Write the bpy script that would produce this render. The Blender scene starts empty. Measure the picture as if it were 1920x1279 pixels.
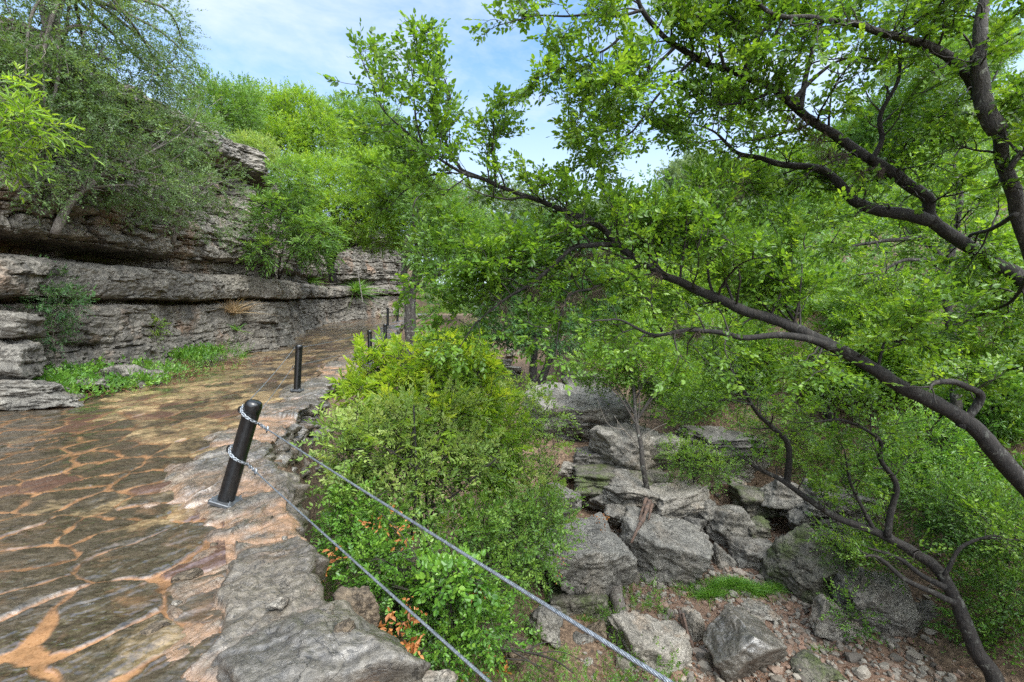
import bpy, math
import numpy as np

R = math.radians
F = 853.33
C = bpy.context.scene.collection
rng = np.random.default_rng(11)


def P(u, v, d):
    """a point seen at photo pixel (u, v), d metres ahead of the camera"""
    return np.array([(u - 960.0) / F * d, d, (639.5 - v) / F * d])


# ---------------------------------------------------------------- noise
_perm = np.random.default_rng(3).permutation(256).astype(np.int32)
_perm = np.concatenate([_perm, _perm, _perm])
_g = np.random.default_rng(4).normal(size=(256, 3))
_g /= np.linalg.norm(_g, axis=1)[:, None]


def perlin(x, y, z):
    x, y, z = np.broadcast_arrays(np.asarray(x, float), np.asarray(y, float), np.asarray(z, float))
    xi, yi, zi = np.floor(x).astype(np.int32), np.floor(y).astype(np.int32), np.floor(z).astype(np.int32)
    xf, yf, zf = x - xi, y - yi, z - zi
    u, v, w = [t * t * t * (t * (t * 6 - 15) + 10) for t in (xf, yf, zf)]
    out = 0
    for a in (0, 1):
        for b in (0, 1):
            for c in (0, 1):
                h = _perm[_perm[_perm[(xi + a) & 255] + ((yi + b) & 255)] + ((zi + c) & 255)]
                g = _g[h]
                d = g[..., 0] * (xf - a) + g[..., 1] * (yf - b) + g[..., 2] * (zf - c)
                out = out + d * (u if a else 1 - u) * (v if b else 1 - v) * (w if c else 1 - w)
    return out * 1.6


def fbm(x, y, z, octv=4, gain=.5):
    s, a, f = 0, 1, 1
    for i in range(octv):
        s = s + a * perlin(x * f + i * 17.3, y * f + i * 5.1, z * f + i * 9.7)
        a *= gain
        f *= 2.03
    return s


def hsh(*k):
    h = np.zeros(np.broadcast(*k).shape, dtype=np.int64) + 1013
    for q in k:
        h = (h * 1664525 + np.asarray(q).astype(np.int64) * 22695477 + 1013904223) & 0x7FFFFFFF
        h = (h ^ (h >> 13)) * 1274126177 & 0x7FFFFFFF
    return ((h >> 7) & 0xFFFF) / 65535.0


def sstep(a, b, x):
    t = np.clip((x - a) / (b - a), 0, 1)
    return t * t * (3 - 2 * t)


def vor(x, y, cx, cy, seed, jit=.85):
    """cells: (distance to the cell edge, cell id in 0..1, second id)"""
    gx, gy = x / cx, y / cy
    ix, iy = np.floor(gx).astype(int), np.floor(gy).astype(int)
    best = np.full(x.shape, 1e9); b2 = best.copy()
    bx = np.zeros(x.shape); by = bx.copy(); b2x = bx.copy(); b2y = bx.copy(); bi = bx.copy(); bj = bx.copy()
    for a in (-1, 0, 1):
        for b in (-1, 0, 1):
            kx, ky = ix + a, iy + b
            px = (kx + .5 + jit * (hsh(kx, ky, seed) - .5)) * cx
            py = (ky + .5 + jit * (hsh(kx, ky, seed + 7) - .5)) * cy
            d = (px - x) ** 2 + (py - y) ** 2
            m = d < best
            m2 = (~m) & (d < b2)
            b2 = np.where(m, best, np.where(m2, d, b2))
            b2x = np.where(m, bx, np.where(m2, px, b2x)); b2y = np.where(m, by, np.where(m2, py, b2y))
            best = np.where(m, d, best); bx = np.where(m, px, bx); by = np.where(m, py, by)
            bi = np.where(m, hsh(kx, ky, seed + 31), bi); bj = np.where(m, hsh(kx, ky, seed + 53), bj)
    e = (b2 - best) / (2 * np.sqrt((b2x - bx) ** 2 + (b2y - by) ** 2) + 1e-6)
    return e, bi, bj


# ---------------------------------------------------------------- nodes and materials
class NT:
    def __init__(self, tree):
        self.t = tree

    def __call__(self, kind, out=0, **kw):
        n = self.t.nodes.new('ShaderNode' + kind)
        for k, v in kw.items():
            if k.startswith('_'):
                setattr(n, k[1:], v)
                continue
            key = int(k[1:]) if k[0] == 'i' and k[1:].isdigit() else k.replace('__', ' ')
            s = n.inputs[key]
            if isinstance(v, bpy.types.NodeSocket):
                self.t.links.new(v, s)
            elif isinstance(v, tuple) and len(v) == 3 and s.type == 'RGBA':
                s.default_value = (*v, 1)
            else:
                s.default_value = v
        return n.outputs[out] if out is not None else n

    def ramp(self, fac, *stops):
        n = self.t.nodes.new('ShaderNodeValToRGB')
        self.t.links.new(fac, n.inputs[0])
        e = n.color_ramp.elements
        while len(e) < len(stops):
            e.new(.5)
        for q, (p, c) in zip(e, stops):
            q.position = p
            q.color = (*c, 1) if isinstance(c, tuple) else (c, c, c, 1)
        return n.outputs[0]

    def mix(self, fac, a, b, blend='MIX'):
        n = self.t.nodes.new('ShaderNodeMix')
        n.data_type = 'RGBA'
        n.blend_type = blend
        for s, v in ((n.inputs[0], fac), (n.inputs[6], a), (n.inputs[7], b)):
            if isinstance(v, bpy.types.NodeSocket):
                self.t.links.new(v, s)
            elif isinstance(v, tuple):
                s.default_value = (*v, 1)
            else:
                s.default_value = v
        return n.outputs[2]

    def math(self, op, a, b=0.0, clamp=False):
        return self('Math', _operation=op, _use_clamp=clamp, i0=a, i1=b)

    def attr(self, name, out=2):
        return self('Attribute', out=out, _attribute_name=name)

    def noise(self, vec, scale, detail=4, rough=.55, dist=0.0):
        return self('TexNoise', Vector=vec, Scale=scale, Detail=detail, Roughness=rough, Distortion=dist)


def new_mat(name):
    m = bpy.data.materials.new(name)
    m.use_nodes = True
    m.node_tree.nodes.clear()
    n = NT(m.node_tree)
    return m, n


def finish(n, bsdf):
    n('OutputMaterial', out=None, Surface=bsdf)


def rock_mat(name, dark, mid, light, stretch=1.0, rough=(.45, .85), moss=0.0, tan=0.0, tancol=(.34, .20, .10), bump=.5, sc=1.0, stain=.75, dirt=None, film=0.0):
    m, n = new_mat(name)
    co = n('TexCoord', out=3)
    mp = n('Mapping', Vector=co, Scale=(sc, sc, sc * stretch))
    big = n.noise(mp, 1.1, 6, .6, .4)
    fine = n.noise(mp, 9, 8, .68)
    grit = n.noise(co, 55 * sc, 5, .65)
    col = n.ramp(n.math('ADD', n.math('MULTIPLY', big, .55), n.math('MULTIPLY', fine, .45)), (.34, dark), (.5, mid), (.66, light))
    col = n.mix(n.ramp(grit, (.40, 0.0), (.80, .38)), col, light)
    st = n.noise(n('Mapping', Vector=co, Scale=(2.2 * sc, 2.2 * sc, .45 * sc), Location=(4, 1, 7)), 1.3, 7, .66, .6)
    col = n.mix(n.ramp(st, (.5, 0.0), (.68, stain)), col, tuple(c * .33 for c in dark))
    if tan:
        t = n.noise(n('Mapping', Vector=co, Location=(9, 3, 2), Scale=(1, 1, .7)), .9 * sc, 6, .62, .5)
        col = n.mix(n.ramp(t, (.56, 0.0), (.70, tan)), col, tancol)
    if moss:
        g = n.noise(n('Mapping', Vector=co, Location=(1, 8, 5)), 1.6 * sc, 7, .7)
        col = n.mix(n.ramp(g, (.62 - .2 * moss, 0.0), (.74 - .2 * moss, .9)), col, (.055, .075, .012))
    crust = n.noise(co, 17 * sc, 7, .74, .3)
    col = n.mix(n.ramp(crust, (.40, .60), (.56, 0.0)), col, tuple(c * .42 for c in dark))
    crk = n.noise(mp, 2.3, 9, .55, 1.2)
    crk = n.ramp(n.math('ABSOLUTE', n.math('SUBTRACT', crk, .5)), (.0, 1.0), (.012, 0.0))
    col = n.mix(n.math('MULTIPLY', crk, .75), col, tuple(c * .3 for c in dark))
    ro = n.ramp(n.noise(mp, 2.5, 5, .6), (.35, rough[0]), (.65, rough[1]))
    h = n.math('ADD', n.math('MULTIPLY', fine, .7), n.math('MULTIPLY', grit, .22))
    h = n.math('ADD', h, n.math('MULTIPLY', n.noise(mp, 3, 6, .6), 1.2))
    h = n.math('ADD', h, n.math('SUBTRACT', n.math('MULTIPLY', crust, .9), n.math('MULTIPLY', crk, .35)))
    b = n('Bump', Strength=bump, Distance=.05 / sc ** .5, Height=h)
    kw = {}
    if dirt:
        dn = n.ramp(n.noise(co, 3.1, 6, .65), (.36, 0.0), (.62, 1.0))
        col = n.mix(n.math('MULTIPLY', n.attr('dirt'), dn), col, dirt)
    if film:
        wf = n.ramp(n.noise(co, 1.2, 5, .6), (.40, film), (.60, film * .15))
        kw = dict(Coat__Weight=wf, Coat__Roughness=.07, Coat__IOR=1.65, Coat__Normal=n('Bump', Strength=bump * .45, Distance=.03, Height=h))
    finish(n, n('BsdfPrincipled', Base__Color=col, Roughness=ro, Normal=b, **kw))
    return m


def bark_mat(name, dark, light, lichen=.3, sc=1.0):
    m, n = new_mat(name)
    co = n('TexCoord', out=3)
    w = n.noise(n('Mapping', Vector=co, Scale=(14 * sc, 14 * sc, 5 * sc)), 1.6, 6, .65, .8)
    col = n.ramp(w, (.36, dark), (.66, light))
    l = n.noise(co, 9 * sc, 6, .7)
    col = n.mix(n.ramp(l, (.57, 0.0), (.66, lichen)), col, (.30, .31, .26))
    b = n('Bump', Strength=1.0, Distance=.035, Height=w)
    finish(n, n('BsdfPrincipled', Base__Color=col, Roughness=.85, Normal=b))
    return m


def leaf_mat(name, c0, c1, c2, trans=.4, rough=.42, sat=1.0):
    """leaf colour runs c0..c1..c2 by the leaf's own random number; thin leaves let light through"""
    m, n = new_mat(name)
    col = n.ramp(n.attr('rnd'), (0.0, c0), (.55, c1), (1.0, c2))
    tc = n.mix(1.0, col, (1.35, 1.25, .55), 'MULTIPLY')
    pr = n('BsdfPrincipled', Base__Color=col, Roughness=rough)
    tr = n('BsdfTranslucent', Color=tc)
    finish(n, n('MixShader', i0=trans, i1=pr, i2=tr))
    return m


def plain_mat(name, col, rough=.5, metal=0.0, var=0.0, bump=0.0, sc=20.0):
    m, n = new_mat(name)
    co = n('TexCoord', out=3)
    t = n.noise(co, sc, 5, .6)
    c = n.ramp(t, (.3, tuple(x * (1 - var) for x in col)), (.7, tuple(min(1, x * (1 + var)) for x in col)))
    kw = dict(Base__Color=c, Roughness=n.ramp(t, (.3, max(.02, rough * .75)), (.7, min(1, rough * 1.25))), Metallic=metal)
    if bump:
        kw['Normal'] = n('Bump', Strength=bump, Distance=.01, Height=t)
    finish(n, n('BsdfPrincipled', **kw))
    return m


# ---------------------------------------------------------------- mesh building
class MB:
    def __init__(self):
        self.V, self.Fc, self.n, self.A = [], [], 0, []

    def add(self, V, F, rnd=None):
        V = np.asarray(V, float).reshape(-1, 3)
        self.V.append(V)
        F = np.asarray(F, np.int64)
        self.Fc.append(F + self.n)
        self.n += len(V)
        self.A.append(np.zeros(len(V)) if rnd is None else np.broadcast_to(np.asarray(rnd, float), (len(V),)))
        return self

    def tube(self, pts, rad, k=8, cap=True, rough=0.0, rnd=None):
        pts = np.asarray(pts, float); rad = np.broadcast_to(np.asarray(rad, float), (len(pts),))
        T = np.gradient(pts, axis=0)
        T /= np.linalg.norm(T, axis=1)[:, None] + 1e-9
        ref = np.array([.13, .2, 1.0]) if abs(T[:, 2]).mean() < .8 else np.array([1.0, .1, .05])
        U = np.cross(T, ref); U /= np.linalg.norm(U, axis=1)[:, None] + 1e-9
        W = np.cross(T, U)
        a = np.arange(k) * 2 * np.pi / k
        rr = np.repeat(rad[:, None], k, 1)
        if rough:
            q = pts[:, None, :] + (U[:, None] * np.cos(a)[None, :, None] + W[:, None] * np.sin(a)[None, :, None]) * rr[..., None]
            rr = rr * (1 + rough * fbm(q[..., 0] * 6, q[..., 1] * 6, q[..., 2] * 4, 3))
        V = pts[:, None, :] + (U[:, None] * np.cos(a)[None, :, None] + W[:, None] * np.sin(a)[None, :, None]) * rr[..., None]
        n = len(pts)
        i = np.arange(n - 1)[:, None] * k; j = np.arange(k)[None]; j2 = (j + 1) % k
        Fq = np.stack([i + j, i + j2, i + k + j2, i + k + j], -1).reshape(-1, 4)
        self.add(V.reshape(-1, 3), Fq, rnd)
        if cap:
            b = self.n - n * k
            self.V.append(np.array([pts[0], pts[-1]])); self.A.append(np.zeros(2)); self.n += 2
            jj = np.arange(k); jn = (jj + 1) % k
            self.Fc.append(np.stack([b + jn, b + jj, np.full(k, self.n - 2)], 1))
            self.Fc.append(np.stack([b + (n - 1) * k + jj, b + (n - 1) * k + jn, np.full(k, self.n - 1)], 1))
        return self

    def build(self, name, mat, parent=None, smooth=False, attrs=None, rnd=False):
        V = np.concatenate(self.V) if self.V else np.zeros((0, 3))
        me = bpy.data.meshes.new(name)
        me.vertices.add(len(V))
        off = np.zeros(3)
        me.vertices.foreach_set('co', (V).astype(np.float32).ravel())
        tot = sum(f.size for f in self.Fc); nf = sum(len(f) for f in self.Fc)
        me.loops.add(tot); me.polygons.add(nf)
        me.loops.foreach_set('vertex_index', np.concatenate([f.ravel() for f in self.Fc]).astype(np.int32))
        sizes = np.concatenate([np.full(len(f), f.shape[1]) for f in self.Fc])
        st = np.zeros(nf, np.int32); st[1:] = np.cumsum(sizes)[:-1]
        me.polygons.foreach_set('loop_start', st)
        if smooth:
            me.polygons.foreach_set('use_smooth', np.ones(nf, bool))
        else:
            me.polygons.foreach_set('use_smooth', np.zeros(nf, bool))
        me.update(calc_edges=True)
        if rnd:
            at = me.attributes.new('rnd', 'FLOAT', 'POINT')
            at.data.foreach_set('value', np.concatenate(self.A).astype(np.float32))
        for k, v in (attrs or {}).items():
            at = me.attributes.new(k, 'FLOAT', 'POINT')
            at.data.foreach_set('value', np.asarray(v, np.float32).ravel())
        me.materials.append(mat)
        o = bpy.data.objects.new(name, me)
        C.objects.link(o)
        if parent is not None:
            o.parent = parent
        return o


def grid_faces(nr, nc):
    i = np.arange(nr - 1)[:, None] * nc; j = np.arange(nc - 1)[None]
    return np.stack([i + j, i + j + 1, i + nc + j + 1, i + nc + j], -1).reshape(-1, 4)


def tag(o, label, cat, group=None):
    o['label'] = label
    o['category'] = cat
    if group:
        o['group'] = group
    return o


def struct(o, kind='structure', label=None, cat=None):
    o['kind'] = kind
    if label:
        o['label'] = label
    if cat:
        o['category'] = cat
    return o


def empty(name, loc, label, cat, group=None):
    o = bpy.data.objects.new(name, None)
    C.objects.link(o)
    o.location = loc
    o.empty_display_size = .2
    return tag(o, label, cat, group)


def part(mb, name, mat, root, base=None, **kw):
    """mesh in world coordinates hung under an empty that stands at root.location"""
    loc = np.array(root.location if base is None else base)
    mb.V = [v - loc for v in mb.V]
    return mb.build(name, mat, root, **kw)


def catmull(pts, n=6):
    p = np.asarray(pts, float)
    p = np.vstack([2 * p[0] - p[1], p, 2 * p[-1] - p[-2]])
    out = []
    for i in range(1, len(p) - 2):
        t = np.linspace(0, 1, n, endpoint=False)[:, None]
        a, b, c, d = p[i - 1], p[i], p[i + 1], p[i + 2]
        out.append(.5 * (2 * b + (c - a) * t + (2 * a - 5 * b + 4 * c - d) * t ** 2 + (3 * b - a - 3 * c + d) * t ** 3))
    out.append(p[-2][None])
    return np.vstack(out)


# ---------------------------------------------------------------- camera, sky, light
cam = bpy.data.cameras.new('camera')
cam.sensor_width = 36; cam.lens = 16.0; cam.clip_start = .05; cam.clip_end = 2000
camo = bpy.data.objects.new('camera', cam); C.objects.link(camo)
camo.rotation_euler = (R(90), 0, 0)
sc = bpy.context.scene
sc.camera = camo
sc.view_settings.view_transform = 'Standard'
sc.view_settings.look = 'None'
sc.view_settings.gamma = 1
sc.view_settings.exposure = EXPO = 1.48
sc.cycles.use_denoising = False
sc.cycles.max_bounces = 6; sc.cycles.diffuse_bounces = 4; sc.cycles.glossy_bounces = 2
sc.cycles.transmission_bounces = 4; sc.cycles.transparent_max_bounces = 4
sc.cycles.sample_clamp_indirect = 4.0; sc.cycles.adaptive_threshold = .006
sc.cycles.caustics_reflective = False; sc.cycles.caustics_refractive = False

SUN = np.array([.34, -.50, .80]); SUN /= np.linalg.norm(SUN)
elev = math.asin(SUN[2]); azim = math.atan2(SUN[0], SUN[1])
w = bpy.data.worlds.new('World'); sc.world = w; w.use_nodes = True
w.cycles.sampling_method = 'MANUAL'; w.cycles.sample_map_resolution = 1024
w.node_tree.nodes.clear()
n = NT(w.node_tree)
sky = n('TexSky', out=None, _sky_type='NISHITA', _sun_disc=False, _sun_elevation=elev, _sun_rotation=azim, _air_density=1.0, _dust_density=.6, _ozone_density=1.2)
gen = n('TexCoord', out=0)
sep = n('SeparateXYZ', out=None, Vector=gen)
cv = n('Mapping', Vector=gen, Scale=(1.0, 1.0, 2.6), Rotation=(0, R(12), 0), Location=(1.35, .2, .5))
cl = n.noise(cv, 1.55, 9, .60, .25)
fine = n.noise(cv, 6, 7, .65, .5)
cf = n.math('ADD', n.math('MULTIPLY', cl, .8), n.math('MULTIPLY', fine, .2))
cf = n.ramp(cf, (.38, 0.0), (.66, .92))
hz = n.ramp(sep.outputs[2], (.0, .95), (.32, .55), (.56, .0))      # milky air towards the horizon
fac = n.math('MAXIMUM', cf, hz)
# bright cloud added out of view round the sun, behind the camera, for brightness
near = n('VectorMath', out=1, _operation='DOT_PRODUCT', i0=n('VectorMath', _operation='NORMALIZE', i0=gen), i1=tuple(float(q) for q in SUN))
glow = n.ramp(near, (.25, 0.0), (.95, 1.0))
fac = n.math('MAXIMUM', fac, n.math('MULTIPLY', glow, .9))
b1 = n('Background', Color=n.mix(1.0, sky.outputs[0], (.74, 1.0, 1.12), 'MULTIPLY'), Strength=.128)
b2 = n('Background', Color=(.90, .95, 1.0), Strength=n.math('ADD', .46, n.math('MULTIPLY', glow, 2.7)))
n('OutputWorld', out=None, Surface=n('MixShader', i0=fac, i1=b1, i2=b2))
sl = bpy.data.lights.new('sun', 'SUN'); sl.energy = 1.5; sl.angle = R(25); sl.color = (1, .96, .88)
so = bpy.data.objects.new('sun', sl); C.objects.link(so)
from mathutils import Vector
so.rotation_euler = Vector(SUN).to_track_quat('Z', 'Y').to_euler()
so.location = (10, -10, 30)
# ================================================================ THE SETTING: plan of the path, its edge, the cliff and the ravine
def zp(y):
    return np.interp(y, [-5, 2, 4.2, 9.3, 14.3, 20, 30, 36, 60], [-1.6, -1.6, -1.55, -1.09, -.67, 0.0, 1.25, 2.0, 4.0])


EDGE = np.array([(7, -2.5), (4.2, -.8), (2.4, .25), (1.2, .95), (.2, 1.6), (-1.0, 2.6), (-1.75, 3.75), (-2.35, 4.7), (-3.1, 5.8), (-3.55, 7.4), (-3.85, 9.3), (-4.5, 12.5),
                 (-5.1, 17), (-6, 23), (-7.3, 32), (-7.6, 40), (-5, 52)], float)


def xr(y):
    return np.interp(y, EDGE[:, 1], EDGE[:, 0])


SPINE = np.array([(-13.5, 2.5), (-11.0, 5.5), (-9.9, 7.6), (-9.5, 10), (-9.5, 13), (-9.6, 16), (-9.0, 17.5), (-10.2, 21), (-11.2, 25), (-11.7, 29), (-10.6, 33), (-8.9, 36.5), (-9.2, 40), (-13, 52)], float)


def xl(y):
    return np.interp(y, SPINE[:, 1], SPINE[:, 0])


def floor_z(y):
    return np.interp(y, [-5, 6, 8, 9.5, 11, 12.6, 13.6, 16, 22, 32, 45, 70, 200], [-5.6, -5.35, -5.3, -5.1, -4.6, -4.15, -3.2, -2.95, -2.3, -1.1, .6, 4, 14])


def floor_x(y):
    return np.interp(y, [-5, 5, 7, 9.5, 13, 16, 22, 32, 45, 70, 200], [5, 4.6, 4.2, 4.6, 4.2, 2.8, 1.4, .2, -.5, 0, 0])


def H(x, y):
    x = np.asarray(x, float); y = np.asarray(y, float)
    e = xr(y); s = x - e
    fz, fx = floor_z(y), floor_x(y)
    fw = np.interp(y, [0, 9, 12, 16, 40], [2.2, 2.6, 2.4, 1.6, 1.2])
    top = zp(y) - .35
    bank = np.maximum(fz + .15, np.minimum(zp(y) - 2.2, fz + 1.6))
    drop = top + (bank - top) * sstep(.0, .55, s)
    t = np.clip((s - .55) / np.maximum(fx - fw - e - .55, .4), 0, 1)
    left = drop + (fz - bank) * t ** .8
    r = np.maximum(x - fx - fw, 0)
    right = fz + .46 * r + .30 * np.minimum(r, 3.5) - .0025 * np.minimum(r, 60) ** 2
    z = np.where(x < fx, left, right)
    # the hill behind the cliff
    c = xl(y) - 1.3 - x
    z = np.where(s < 0, top, z)
    z = np.where(c > 0, top + sstep(0, 1.6, c) * 7.2 + .22 * np.minimum(np.maximum(c, 0), 60), z)
    z = z + np.where((s > .6) & (c < 0), .16 * fbm(x * .5, y * .5, 0 * x, 4) + .05 * fbm(x * 2.5, y * 2.5, 0 * x + 5, 3), 0)
    return z


def axis(a, b, fine, far, lo, hi):
    p = list(np.arange(a, b, fine))
    d = fine
    q = b
    while q < hi:
        p.append(q); d *= 1.12; q += d
    q = a - fine; d = fine
    while q > lo:
        p.insert(0, q); d *= 1.12; q -= d
    return np.array(p)


# --- ground sheet
gx = axis(-14, 16, .09, 1, -420, 420); gy = axis(-2, 30, .1, 1, -60, 700)
GX, GY = np.meshgrid(gx, gy)
m_ground, n = new_mat('leaf_litter_soil')
co = n('TexCoord', out=3)
a = n.noise(co, .9, 7, .65); b = n.noise(co, 14, 8, .7); g = n.noise(co, 2.2, 5, .6)
col = n.ramp(b, (.34, (.030, .020, .012)), (.5, (.10, .062, .036)), (.66, (.22, .15, .095)))
bed = n.attr('bed')
grav = n.ramp(n.noise(co, 38, 6, .7), (.35, (.060, .034, .021)), (.55, (.155, .090, .056)), (.7, (.25, .19, .14)))
col = n.mix(n.math('MULTIPLY', bed, n.ramp(a, (.30, .35), (.5, 1.0))), col, grav)
gr = n('Bump', Strength=.8, Distance=.04, Height=n.math('ADD', b, n.math('MULTIPLY', n.noise(co, 38, 6, .7), .4)))
finish(n, n('BsdfPrincipled', Base__Color=col, Roughness=.85, Normal=gr))
GZ = H(GX, GY)
bedm = sstep(2.9, 1.6, abs(GX - floor_x(GY))) * sstep(12.5, 10.5, GY) * sstep(3, 5, GY)
o = MB().add(np.stack([GX, GY, GZ], -1), grid_faces(*GX.shape)).build('ground', m_ground, smooth=True, attrs={'bed': bedm})
struct(o)

# --- flagstone path
rows = [1.2]
while rows[-1] < 44:
    rows.append(rows[-1] + max(.006, rows[-1] ** 2 * 1.15 / (F * 1.45)))
rows = np.array(rows); NC = 430
lo = np.maximum(xl(rows) - .9, -1.3 * rows - 2.6); hi = xr(rows) - .62
PX = lo[:, None] + (hi - lo)[:, None] * np.linspace(0, 1, NC)[None]
PY = np.repeat(rows[:, None], NC, 1)
# stones lie roughly square to the walking line, a little longer one way
ca, sa = math.cos(R(60)), math.sin(R(60))
wx = PX + .10 * fbm(PX * 1.7, PY * 1.7, 0 * PX, 3); wy = PY + .10 * fbm(PX * 1.7, PY * 1.7, 0 * PX + 9, 3)
rx, ry = wx * ca + wy * sa, -wx * sa + wy * ca
ed, sid, sid2 = vor(rx, ry, .66, .38, 5, .95)
ed = ed + .022 * fbm(PX * 7, PY * 7, 0 * PX + 3, 4)
jw = np.clip(.008 + .030 * fbm(PX * 1.1, PY * 1.1, 0 * PX + 6, 2), .0, .06)
stone = sstep(jw, jw + .022, ed)
lay = fbm(rx * 2.2 + sid * 30, ry * 7 + sid * 20, sid * 9, 4)
terr = np.floor(lay * 4) + sstep(.75, 1.0, lay * 4 - np.floor(lay * 4))
relief = stone * (.010 + .010 * (sid - .5) + .007 * np.minimum(ed, .12) / .12 + .0032 * terr + .0035 * fbm(PX * 11, PY * 22, 0 * PX, 3)) - (1 - stone) * .004 * fbm(PX * 5, PY * 5, 0 * PX, 2)
tilt = (sid2 - .5) * .03 * (ry * 1.0 - np.floor(ry / .44) * .44)
PZ = zp(PY) + relief + stone * tilt + .02 * fbm(PX * .5, PY * .5, 0 * PX, 2)
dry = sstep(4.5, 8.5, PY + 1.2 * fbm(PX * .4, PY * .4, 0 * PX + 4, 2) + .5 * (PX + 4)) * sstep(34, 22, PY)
m_path, n = new_mat('wet_flagstones')
co = n('TexCoord', out=3)
st, si, s2, dr = n.attr('stone'), n.attr('sid'), n.attr('sid2'), n.attr('dry')
slate = n.noise(n('Mapping', Vector=co, Scale=(3.2, 8, 8), Rotation=(0, 0, R(-60))), 2.2, 8, .68, .6)
blot = n.noise(co, 2.1, 6, .6, .6)
fine = n.noise(co, 60, 6, .7)
grain = n.noise(co, 190, 3, .6)
wet = n.mix(n.ramp(slate, (.36, 0.0), (.66, 1.0)), (.017, .0135, .0085), (.066, .051, .033))
wet = n.mix(n.ramp(si, (.72, 0.0), (.80, .8)), wet, (.075, .038, .028))
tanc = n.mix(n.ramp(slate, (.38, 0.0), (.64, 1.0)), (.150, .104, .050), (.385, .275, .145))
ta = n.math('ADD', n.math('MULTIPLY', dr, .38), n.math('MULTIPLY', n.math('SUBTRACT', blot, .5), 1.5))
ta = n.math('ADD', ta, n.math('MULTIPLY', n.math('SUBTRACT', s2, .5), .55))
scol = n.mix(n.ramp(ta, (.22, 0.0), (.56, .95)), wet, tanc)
mort = n.mix(n.ramp(n.noise(co, 3.5, 7, .65), (.36, 0.0), (.62, 1.0)), (.060, .032, .016), (.245, .128, .060))
mort = n.mix(n.math('MULTIPLY', dr, .8), mort, n.mix(n.ramp(blot, (.4, 0.0), (.6, 1.0)), (.030, .020, .011), (.085, .052, .027)))
smear = n.ramp(n.noise(n('Mapping', Vector=co, Location=(3, 3, 3)), 2.6, 7, .6, .8), (.55, 0.0), (.70, .50))
scol = n.mix(smear, scol, mort)
col = n.mix(st, mort, scol)
col = n.mix(n.ramp(grain, (.66, 0.0), (.74, .7)), col, (.40, .34, .26))
col = n.mix(n.ramp(fine, (.30, .6), (.48, 0.0)), col, (.012, .008, .004))
col = n.mix(n.ramp(fine, (.45, 0.0), (.8, .22)), col, n.mix(.5, col, (.36, .29, .20)))
puddle = n.noise(n('Mapping', Vector=co, Location=(7, 1, 0)), 1.4, 4, .55)
ro = n.ramp(n.math('ADD', n.math('MULTIPLY', puddle, .6), n.math('MULTIPLY', slate, .4)), (.42, .07), (.64, .36))
hh = n.math('ADD', n.math('MULTIPLY', slate, 1.0), n.math('ADD', n.math('MULTIPLY', fine, .22), n.math('MULTIPLY', grain, .07)))
bp = n('Bump', Strength=n.ramp(puddle, (.38, .05), (.56, .50)), Distance=.014, Height=hh)
finish(n, n('BsdfPrincipled', Base__Color=col, Roughness=ro, Normal=bp, Specular__IOR__Level=.42,
                             Coat__IOR=1.7, Coat__Weight=n.math('MULTIPLY', n.ramp(puddle, (.38, 1.0), (.60, .6)), n.math('ADD', .3, n.math('MULTIPLY', st, .7))), Coat__Roughness=n.ramp(puddle, (.38, .03), (.60, .16)), Coat__Normal=n('Bump', Strength=n.ramp(puddle, (.38, .06), (.60, .42)), Distance=.014, Height=hh)))
o = MB().add(np.stack([PX, PY, PZ], -1), grid_faces(*PX.shape)).build('path', m_path, smooth=True, attrs={'stone': stone, 'sid': sid, 'sid2': sid2, 'dry': dry})
struct(o)

# --- rough stone ledge along the path's outer edge, turning down into the retaining wall
ep = catmull(EDGE, 40)
L = np.concatenate([[0], np.cumsum(np.linalg.norm(np.diff(ep, axis=0), axis=1))])
i0 = np.argmin(abs(ep[:, 1] - .2) + abs(ep[:, 0] - 2.4)); l0 = L[i0]
sl_ = [l0]
while sl_[-1] < L[-1] - 12:
    yy = np.interp(sl_[-1], L, ep[:, 1])
    sl_.append(sl_[-1] + max(.011, .0028 * yy))
S = np.array(sl_)
ex, ey = np.interp(S, L, ep[:, 0]), np.interp(S, L, ep[:, 1])
tx, ty = np.gradient(ex), np.gradient(ey)
for _ in range(30):
    tx = np.convolve(np.pad(tx, 4, 'edge'), np.ones(9) / 9, 'valid'); ty = np.convolve(np.pad(ty, 4, 'edge'), np.ones(9) / 9, 'valid')
tl = np.hypot(tx, ty); nx, ny = ty / tl, -tx / tl            # outward, away from the path
top_t = np.linspace(-1.22, 0, 104); down_t = np.linspace(0, 2.9, 150)[1:]
T = np.concatenate([top_t, down_t])
SS, TT = np.meshgrid(S, T, indexing='ij')
isdown = TT > 0
EX, EY, NX, NY = [np.repeat(q[:, None], len(T), 1) for q in (ex, ey, nx, ny)]
ze = zp(EY)
jag = .13 * fbm(SS * 1.1, 0 * SS, 0 * SS + 2, 4) + .10 * (hsh(np.floor(SS / .37 + .6 * perlin(SS * .8, 0 * SS, 0 * SS)), 3) - .5)
lat = np.where(isdown, 0, TT) + jag * sstep(-.5, 0, TT)
bx, by = EX + NX * lat, EY + NY * lat
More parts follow.
